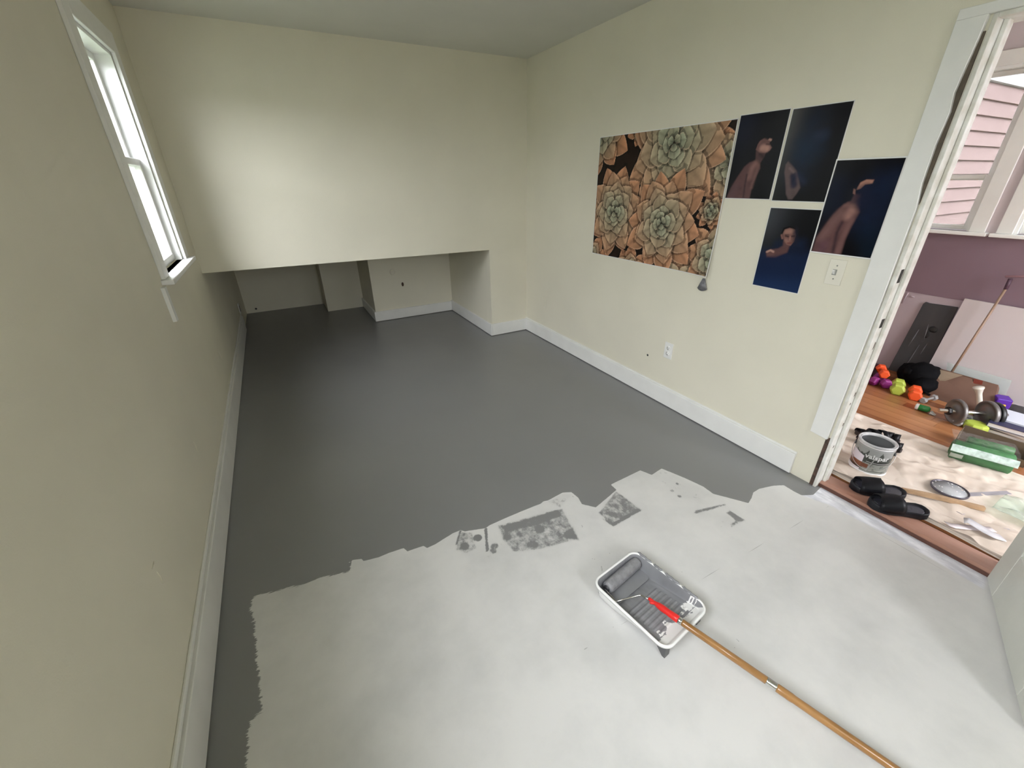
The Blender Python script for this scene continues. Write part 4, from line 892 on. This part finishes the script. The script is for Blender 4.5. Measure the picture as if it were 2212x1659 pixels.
q = AZ(1880, 812, FZ); build('burgundy_bundle', MB().ico((q[0]+.02, q[1]+.02, FZ+.05), (.07, .08, .055), 3, .08, 6, FZ), mat('burgundy_cloth', (.055, .014, .024), .8, 0, .3, 20, .4, 60), None, 'dark burgundy bundle half hidden by the door jamb', 'bundle')
# barbell with plates
p0 = AZ(2028, 886, FZ+.085); p1_ = AZ(2176, 897, FZ+.085)
bd_ = p1_-p0; bd_[2] = 0; Lb = np.linalg.norm(bd_); bdn = bd_/Lb
bb = empty('barbell', (p0[0], p0[1], FZ), 'steel short barbell loaded with a grey and a black plate', 'barbell')
m_steel = mat('steel_bar', (.62, .62, .60), .25, 1.0)
build('bar', MB().lathe(tuple(p0), [(.010, 0), (.0125, .002), (.0125, Lb-.002), (.010, Lb)], 16, tuple(bdn)), m_steel, bb)
def plate_(px, R, th, m):
    f = min(.95, max(.0, (px-2028)/148.)); c = p0+bdn*Lb*f; prof = [(.014, 0), (R*.45, 0), (R*.5, th*.2), (R*.82, th*.2), (R*.86, -.001), (R*.97, 0), (R, th*.15), (R, th*.85), (R*.97, th), (R*.86, th), (R*.82, th*.8), (.014, th*.8)]
    build('weight_plate', MB().lathe(tuple(c), prof, 40, tuple(bdn)), m, bb)
m_pg = mat('grey_iron_plate', (.17, .16, .155), .35, .5); m_pb = mat('black_iron_plate', (.012, .012, .013), .4, .3)
plate_(2062, .082, .020, m_pg); plate_(2066, .06, .018, m_pb); plate_(2128, .084, .024, m_pg); plate_(2142, .080, .024, m_pb)
build('spin_collar', MB().lathe(tuple(p0+bdn*Lb*.12), [(.026, 0), (.026, .018), (.014, .02)], 6, tuple(bdn), sm=False), m_pb, bb)
# white flared post
q = AZ(2117, 893, FZ); m_iv = mat('ivory_metal', (.80, .76, .66), .22, .3)
qa = AZ(2113.5, 833, FZ+.19)-q; qa = qa/np.linalg.norm(qa)
build('flared_post', MB().lathe((q[0], q[1], FZ+.002), [(.015, 0), (.016, .01), (.0155, .14), (.017, .15), (.024, .175), (.028, .182), (.028, .190), (.0, .192)], 28, tuple(qa)), m_iv, None, 'upright ivory post with a bright flared white top behind the plates', 'post')
# cardboard sheet leaning on the white board, and the clear sleeve behind it
m_card = mat('brown_cardboard', lin((112, 84, 70)), .75, 0, 0, 4, .1, 60, col2=lin((96, 70, 58)))
def lean(pxs, xs, th, m, name, label, cat, parent=None, rnd=None, **k):
    pts = [AX(px, py, x) for (px, py), x in zip(pxs, xs)]; return build(name, MB().prism([tuple(p) for p in pts], (th, 0, 0)), m, parent, label, cat, **k)
cd = lean([(1996, 862), (2018, 797), (2022, 794), (2156, 832), (2158, 840), (2140, 905), (2062, 897)], [1.72, 1.93, 1.93, 1.93, 1.92, 1.70, 1.69], .006, m_card, 'cardboard_sheet', 'brown cardboard sheet leaning in front of the white board', 'cardboard')
lean([(2024, 797), (2022, 822), (2042, 823), (2058, 818), (2080, 811)], [1.925, 1.86, 1.86, 1.875, 1.90], .002, mat('beige_sticker', lin((150, 132, 112)), .6), 'beige_patch', None, None, cd)
lean([(2104, 818), (2123, 823), (2121, 831), (2102, 828)], [1.924, 1.922, 1.90, 1.90], .002, mat('rust_label', lin((110, 40, 24)), .6), 'rust_label', None, None, cd)
m_slv = glass_mat('clear_sleeve', (.88, .93, .93), 1.5, .15, .3)
lean([(2046, 783), (2186, 822), (2172, 853), (2040, 829)], [2.0, 2.0, 1.975, 1.975], .002, m_slv, 'plastic_sleeve', 'clear plastic sleeve behind the brown cardboard', 'plastic sleeve')
# grey mat, white board, pole with crossbar
m_mat = mat('charcoal_mat', lin((66, 65, 66)), .7, 0, 0, 7, .15, 60, col2=lin((56, 55, 57)), stretch=(1, 1, .25))
gm = lean([(2008, 655), (2000, 652), (1994, 656), (1900, 832), (1976, 846), (2070, 664)], [2.085]*3+[2.05]*2+[2.085], .01, m_mat, 'charcoal_mat', 'charcoal grey mat with chalky streaks leaning left of the white board', 'mat', bevel=.004)
mz = mat('black_mat_smudge', (.012, .011, .011), .6)
q = AX(2016, 712, 2.067); build('smudge', MB().ico((q[0]+.004, q[1], q[2]), (.004, .026, .024), 2, .12, 3).ico((q[0]+.004, q[1]+.022, q[2]-.05), (.004, .013, .03), 2, .12, 4), mz, gm)
ms = mat('chalky_streak', lin((96, 94, 96)), .7)
for (xa_, ya_, xb_, yb_) in ((1985, 712, 1962, 748), (2006, 700, 1994, 738), (1986, 745, 1950, 800), (2003, 742, 1988, 765)):
    a, b = AX(xa_, ya_, 2.064), AX(xb_, yb_, 2.062); build('streak', MB().tube([tuple(a), tuple((a+b)/2), tuple(b)], [.001, .004, .001], 6), ms, gm)
wb = lean([(2084, 645), (1995, 808), (1990, 826), (2300, 905), (2400, 700)], [2.07, 2.02, 2.0, 1.99, 2.06], .012, mat('white_board_face', lin((205, 196, 197)), .5, 0, .05, 2), 'white_board', 'large white board leaning against the mauve wall by the floor', 'board')
b0, b1_ = AX(2031, 842, 1.96), AX(2172, 625, 2.03)
pl_ = empty('long_pole', (b0[0], b0[1], FZ), 'slim wooden pole with a crossbar leaning over the white board', 'pole')
b0f = b0+(b1_-b0)*(FZ+.005-b0[2])/(b1_[2]-b0[2])
build('pole_shaft', MB().tube([tuple(b0f), tuple(b1_)], .0075, 10), mat('pale_pole_wood', lin((150, 124, 104)), .5, 0, .15, 20), pl_)
b2_ = AX(2183, 602, 2.035)
build('dark_socket', MB().tube([tuple(b1_), tuple(b2_)], .011, 10), mat('dark_plum_plastic', lin((76, 52, 66)), .5), pl_)
c1, c2_ = AX(2172, 597, 2.035), AX(2290, 598, 2.035)
build('crossbar', MB().tube([tuple(c1), tuple(c2_)], .007, 10), mat('mauve_bar', lin((166, 130, 140)), .5), pl_)
for (xa_, ya_, xb_, yb_) in ((1962, 632, 1948, 655), (1966, 640, 1975, 642)):
    a, b = AX(xa_, ya_, X2-.006), AX(xb_, yb_, X2-.006); build('wall_scuff', MB().tube([tuple(a), tuple(b)], [.006, .004], 8), m_lil, wn_['wall_hall_window'])
# ------------------------------------------------------------------ tools, books, packs on the right
def sbox(px, py, lx, ly, z0, h, m, name, label, cat, parent=None, rot=0, bev=.002, group=None):
    c = AZ(px, py, FZ+z0+h); ca, sa = math.cos(rot), math.sin(rot); ex = np.array([ca, sa, 0])*lx; ey = np.array([-sa, ca, 0])*ly
    return build(name, MB().obox((c[0], c[1], FZ+z0)-ex/2-ey/2, ex, ey, (0, 0, h)), m, parent, label, cat, group, bevel=bev)
gp = empty('green_pack', tuple(AZ(1992, 890, FZ)), 'small green and clear wrapped packet alone on the wood floor', 'packet')
m_grn = mat('green_foil', lin((40, 124, 60)), .25)
c = AZ(1993, 884, FZ+.02)
build('pack_body', MB().lathe((c[0]+.01, c[1]+.035, FZ+.022), [(.010, 0), (.021, .008), (.021, .06), (.010, .07)], 14, (.2, -1, 0)), m_grn, gp)
build('white_end', MB().lathe((c[0]+.008, c[1]+.045, FZ+.022), [(.012, 0), (.0215, .004), (.0215, .018), (.02, .02)], 14, (.2, -1, 0)), mat('white_wrapper', (.8, .8, .8), .3), gp)
build('wrapper_tail', MB().grid(lambda u, v: (c[0]+.0+.03*u, c[1]-.04-.03*v, FZ+.003+.02*(1-v)*abs(math.sin(u*9))), 8, 4), glass_mat('wrapper_film', (.95, .97, .95), 1.5, .1, .35), gp, solid=.0006)
sbox(2168, 858, .09, .075, .04, .07, mat('purple_block', lin((82, 36, 150)), .5), 'purple_block', 'purple block on top of the red one at the wall', 'block', rot=.5, bev=.006)
sbox(2158, 872, .10, .085, 0, .045, mat('red_block', lin((150, 36, 34)), .5), 'red_block', 'dark red block under the purple one', 'block', rot=.5, bev=.006)
y0_, y1_ = AZ(2150, 884, FZ+.05), AZ(2184, 870, FZ+.075)
build('yellow_tool', MB().tube([tuple(y0_), tuple((y0_+y1_)/2+np.array([0, 0, .004])), tuple(y1_)], [.006, .011, .010], 8), mat('yellow_plastic', lin((206, 164, 44)), .4), None, 'yellow tool handle lying over dark bits beside the barbell', 'tool')
q = AZ(2178, 892, FZ); build('dark_pouch', MB().ico((q[0]-.01, q[1]-.03, FZ+.02), (.09, .09, .045), 3, .08, 9, FZ), mat('grey_black_cloth', (.05, .048, .05), .7, 0, .5, 14, .4, 50), None, 'dark grey soft pouch beneath the yellow tool', 'pouch')
q = AZ(2196, 850, FZ); build('grey_bin_bag', MB().ico((q[0]+.05, q[1]-.12, FZ+.07), (.10, .12, .10), 3, .06, 12, FZ), mat('grey_plastic_bag', lin((120, 118, 112)), .4, 0, .3, 9, .4, 30), None, 'grey plastic bag against the white board at the right edge', 'bag')
m_wh = mat('white_paper', (.80, .80, .79), .6); m_cov = [mat('navy_cover', (.030, .030, .075), .45), mat('cream_cover', lin((216, 202, 182)), .5), mat('grey_cover', lin((120, 118, 116)), .5), mat('pale_blue_cover', lin((214, 220, 232)), .35)]
z = 0
for k, (px, py, lx, ly, h, m, rot, lab) in enumerate((
        (2192, 930, .20, .27, .022, m_cov[2], .10, 'thick grey book at the bottom of the stack'), (2194, 925, .19, .25, .018, m_cov[1], -.05, 'cream covered book above the grey one'),
        (2196, 915, .21, .28, .030, m_cov[0], .14, 'navy book with white pages under the top one'), (2200, 903, .20, .26, .010, m_cov[3], .05, 'thin pale blue pad on top of the book stack'))):
    c = AZ(px, py, FZ+z+h); c[1] -= .03; r = empty('book', (c[0], c[1], FZ+z), lab, 'book', 'books stacked at the right')
    ca, sa = math.cos(rot), math.sin(rot); ex, ey = np.array([ca, sa, 0]), np.array([-sa, ca, 0]); t_ = .0025
    o_ = np.array([c[0], c[1], FZ+z])-ex*lx/2-ey*ly/2
    build('pages', MB().obox(o_+ex*.004+ey*.004+np.array([0, 0, t_]), ex*(lx-.008), ey*(ly-.008), (0, 0, h-2*t_)), m_wh, r)
    build('cover', MB().obox(o_, ex*lx, ey*ly, (0, 0, t_)).obox(o_+np.array([0, 0, h-t_]), ex*lx, ey*ly, (0, 0, t_)).obox(o_+ey*(ly-.003), ex*lx, ey*.003, (0, 0, h)), m, r)
    z += h+.001
# clear pack of green rolls and open brown box behind it
bx = empty('green_roll_pack', tuple(AZ(2120, 1000, FZ)), 'clear film pack of a big green roll at the cloth edge', 'pack')
g0, g1_ = AZ(2054, 968, FZ+.06), AZ(2186, 1004, FZ+.06); gd = g1_-g0; gd[2] = 0; gl = np.linalg.norm(gd); gd /= gl
m_gr = mat('green_netting', lin((44, 112, 54)), .5, 0, .35, 30, .4, 90)
build('green_roll', MB().lathe(tuple(g0), [(.05, 0), (.056, .005), (.056, gl-.005), (.05, gl)], 28, tuple(gd)), m_gr, bx)
side = np.array([-gd[1], gd[0], 0]); side = side if side[0] > 0 else -side
build('green_roll', MB().lathe(tuple(g0+side*.098+gd*.06+np.array([0, 0, .030])), [(.022, 0), (.027, .005), (.027, gl-.06), (.022, gl-.055)], 24, tuple(gd)), m_gr, bx)
m_fl2 = glass_mat('pack_film', (.97, 1, .98), 1.35, .10, .03)
fm = MB()
def film(u, v):
    a = math.pi*(-.15+1.0*u); rr = .062+.006*float(vnoise(np.array(u*9.), np.array(v*14.), 7, 3)); p = g0+gd*(gl*(1.08*v-.04))
    if u <= .5: q_ = p-side*math.cos(a)*rr+np.array([0, 0, math.sin(a)*rr*1.02])
    else: q_ = p+side*((u-.5)*2*.16)+np.array([0, 0, rr*(1-.25*(u-.5)*2)+.006*float(vnoise(np.array(u*12.), np.array(v*16.), 17, 3))])
    q_[2] = max(q_[2], FZ+.003); return tuple(q_)
fm.grid(film, 40, 44); build('pack_film', fm, m_fl2, bx)
build('foil_band', MB().grid(lambda u, v: tuple(np.array(film(.22+.20*u, v))+(-side*.001)+np.array([0, 0, .0016])), 8, 40), mat('shiny_mint_film', (.60, .74, .68), .15, 0, .35, 40, .8, 60), bx)
build('pack_label', MB().grid(lambda u, v: tuple(np.array(film(.06+.12*u, .02+.2*v))-side*.0022), 6, 6), mat('grey_green_label', lin((150, 160, 146)), .5), bx)
m_kraft = mat('kraft_box', lin((106, 90, 72)), .7, 0, .1, 5)
kb0 = AZ(2086, 915, FZ+.11); kd = AZ(2240, 962, FZ+.11)-kb0; kl = np.linalg.norm(kd); kd = kd/kl
ks = np.array([-kd[1], kd[0], 0]); ks = ks if ks[0] < 0 else -ks
kbx = empty('kraft_box', (kb0[0], kb0[1], FZ), 'low brown kraft box behind the green roll pack', 'box')
hh = .085; b_ = np.array([kb0[0], kb0[1], FZ]); dp = .105
for nm, oo, e1, e2 in (('box_bottom', b_, kd*kl, ks*dp), ):
    build('box_bottom', MB().obox(oo, e1, e2, (0, 0, .004)), m_kraft, kbx)
build('box_side', MB().obox(b_+np.array([0, 0, .004]), kd*kl, ks*.004, (0, 0, hh+.012)), m_kraft, kbx)
build('box_side', MB().obox(b_+ks*(dp-.004)+np.array([0, 0, .004]), kd*kl, ks*.004, (0, 0, hh-.045)), m_kraft, kbx)
build('box_side', MB().obox(b_+np.array([0, 0, .004]), kd*.004, ks*dp, (0, 0, hh)), m_kraft, kbx)
build('box_side', MB().obox(b_+kd*(kl-.004)+np.array([0, 0, .004]), kd*.004, ks*dp, (0, 0, hh)), m_kraft, kbx)
# ------------------------------------------------------------------ outside
m_gnd = mat('garden_ground', (.10, .13, .06), .9, 0, .4, .7)
build('ground_outside', MB().box(-30, -W-T, -30, 30, -.75, -.7).box(X2+T, 30, -30, 30, -.75, -.7), m_gnd, kind='structure')
nb = empty('neighbour_house', (6, -1.5, -.7), 'pink clapboard house wall with white trim seen through the adjoining window', 'house')
m_side = mat('pink_siding', (.42, .315, .30), .9, 0, 0, 4, .2, 30, col2=(.37, .275, .262), spec=.02); m_ww = mat('white_house_trim', (.60, .60, .61), .7, spec=.1)
zt = 2.385; k = 0
while zt > -.6:
    zb = max(zt-.149, -.7)
    build('clapboard', MB().prism([(3.6, -1.528, zb+.004), (3.6, -1.500, zb+.004), (3.6, -1.488, zt+.012), (3.6, -1.496, zt+.012)], (6.0, 0, 0)), m_side, nb); zt -= .149
build('wall_core', MB().box(3.6, 9.6, -1.486, 1.5, -.7, 5.2), mat('siding_backing', (.5, .4, .4), .8), nb)
build('trim_board', MB().box(3.6, 9.6, -1.54, -1.486, 2.40, 2.58), m_ww, nb)
build('added_roof', MB().prism([(3.2, -1.49, 4.3), (3.2, -3.6, 4.0), (3.2, -3.6, 4.1), (3.2, -1.49, 4.6)], (7, 0, 0)), m_ww, nb)  # unseen roof, added to keep sky light off the siding
m_pane = mat('reflecting_house_pane', (.55, .6, .62), .08, 0, 0)
for kx in range(6):
    xw = 4.3+kx*.62; wf = build('house_window', MB().box(xw, xw+.06, -1.53, -1.487, 2.58, 3.7).box(xw+.50, xw+.56, -1.53, -1.487, 2.58, 3.7).box(xw, xw+.56, -1.53, -1.487, 3.7, 3.78).box(xw, xw+.56, -1.53, -1.487, 2.58, 2.66).box(xw+.265, xw+.295, -1.52, -1.487, 2.66, 3.7), m_ww, nb)
    build('house_pane', MB().box(xw+.06, xw+.5, -1.495, -1.487, 2.66, 3.7), m_pane, wf)
fc = empty('added_fence', (-1, -10, -.7), 'unseen board fence added behind the room to block low sky', 'fence')  # added to block the horizon outside the back window
for k in range(57): build('fence_board', MB().box(-5.3+k*.15, -5.16+k*.15, -10.02, -10, -.7, 2.0), mat('fence_wood', (.16, .13, .10), .8), fc)
bn = empty('added_rear_house', (8, -8.5, -.7), 'unseen grey house added to cut the sky light on the pink siding', 'house')  # added mass that narrows the sky facing the siding
build('house_wall', MB().box(3.5, 13, -10.5, -7.5, -.7, 3.2), mat('grey_stucco', (.25, .25, .25), .8, 0, .1, 3), bn)
build('house_roof', MB().prism([(3.3, -10.7, 3.2), (3.3, -7.3, 3.2), (3.3, -9.0, 4.4)], (9.9, 0, 0)), mat('dark_roofing', (.05, .05, .05), .8), bn)
ln = empty('added_side_house', (-5.9, -1, -.7), 'pale house wall added outside the tall window on the left to block low sky', 'house')  # added, its height set to block low sky at the left windows
m_ls = mat('pale_green_siding', (.42, .45, .40), .6, 0, .1, 3)
zt = 2.05
while zt > -.6:
    zb = max(zt-.16, -.7); build('clapboard', MB().prism([(-5.592, -12, zb), (-5.578, -12, zb), (-5.592, -12, zt+.012), (-5.600, -12, zt+.012)], (0, 22, 0)), m_ls, ln); zt -= .16
build('wall_core', MB().box(-9.0, -5.6, -12, 10, -.7, 2.05), m_ls, ln)
build('eave_board', MB().box(-9.2, -5.45, -12.1, 10.1, 2.065, 2.17), m_ww, ln)
def shrub(c, R, n, label, seed):
    rn = random.Random(seed); root = empty('leafy_shrub', (c[0], c[1], -.7), label, 'shrub', None); mb = MB()
    for k in range(n):
        d = Vector((rn.gauss(0, 1), rn.gauss(0, 1), rn.gauss(0, 1))).normalized(); p = Vector(c)+Vector((d.x*R[0], d.y*R[1], d.z*R[2]))*rn.uniform(.6, 1.05)
        a = Vector((rn.uniform(-1, 1), rn.uniform(-1, 1), rn.uniform(-.6, .4))).normalized()*rn.uniform(.05, .10); b = a.cross(Vector((rn.uniform(-1, 1), rn.uniform(-1, 1), rn.uniform(-1, 1)))).normalized()*.025
        mb.add([tuple(p), tuple(p+a*.5+b), tuple(p+a), tuple(p+a*.5-b)], [(0, 1, 2, 3)])
    build('foliage', mb, mat('leaf_green', (.16, .36, .07), .5, 0, .4, 3), root, kind='stuff')
    build('stem', MB().tube([(c[0], c[1], -.7), (c[0]+.02, c[1], c[2])], [.05, .03], 8), mat('bark_brown', (.09, .06, .04), .8), root)
q = AX(2206, 480, 3.2); shrub((q[0], q[1]-.50, q[2]-.55), (.35, .55, .75), 2600, 'bright green leafy shrub outside the adjoining room window', 4)
0 and shrub((-4.5, 4.0, .2), (.8, 1.4, .9), 3000, 'leafy shrub outside the tall window on the left', 5)
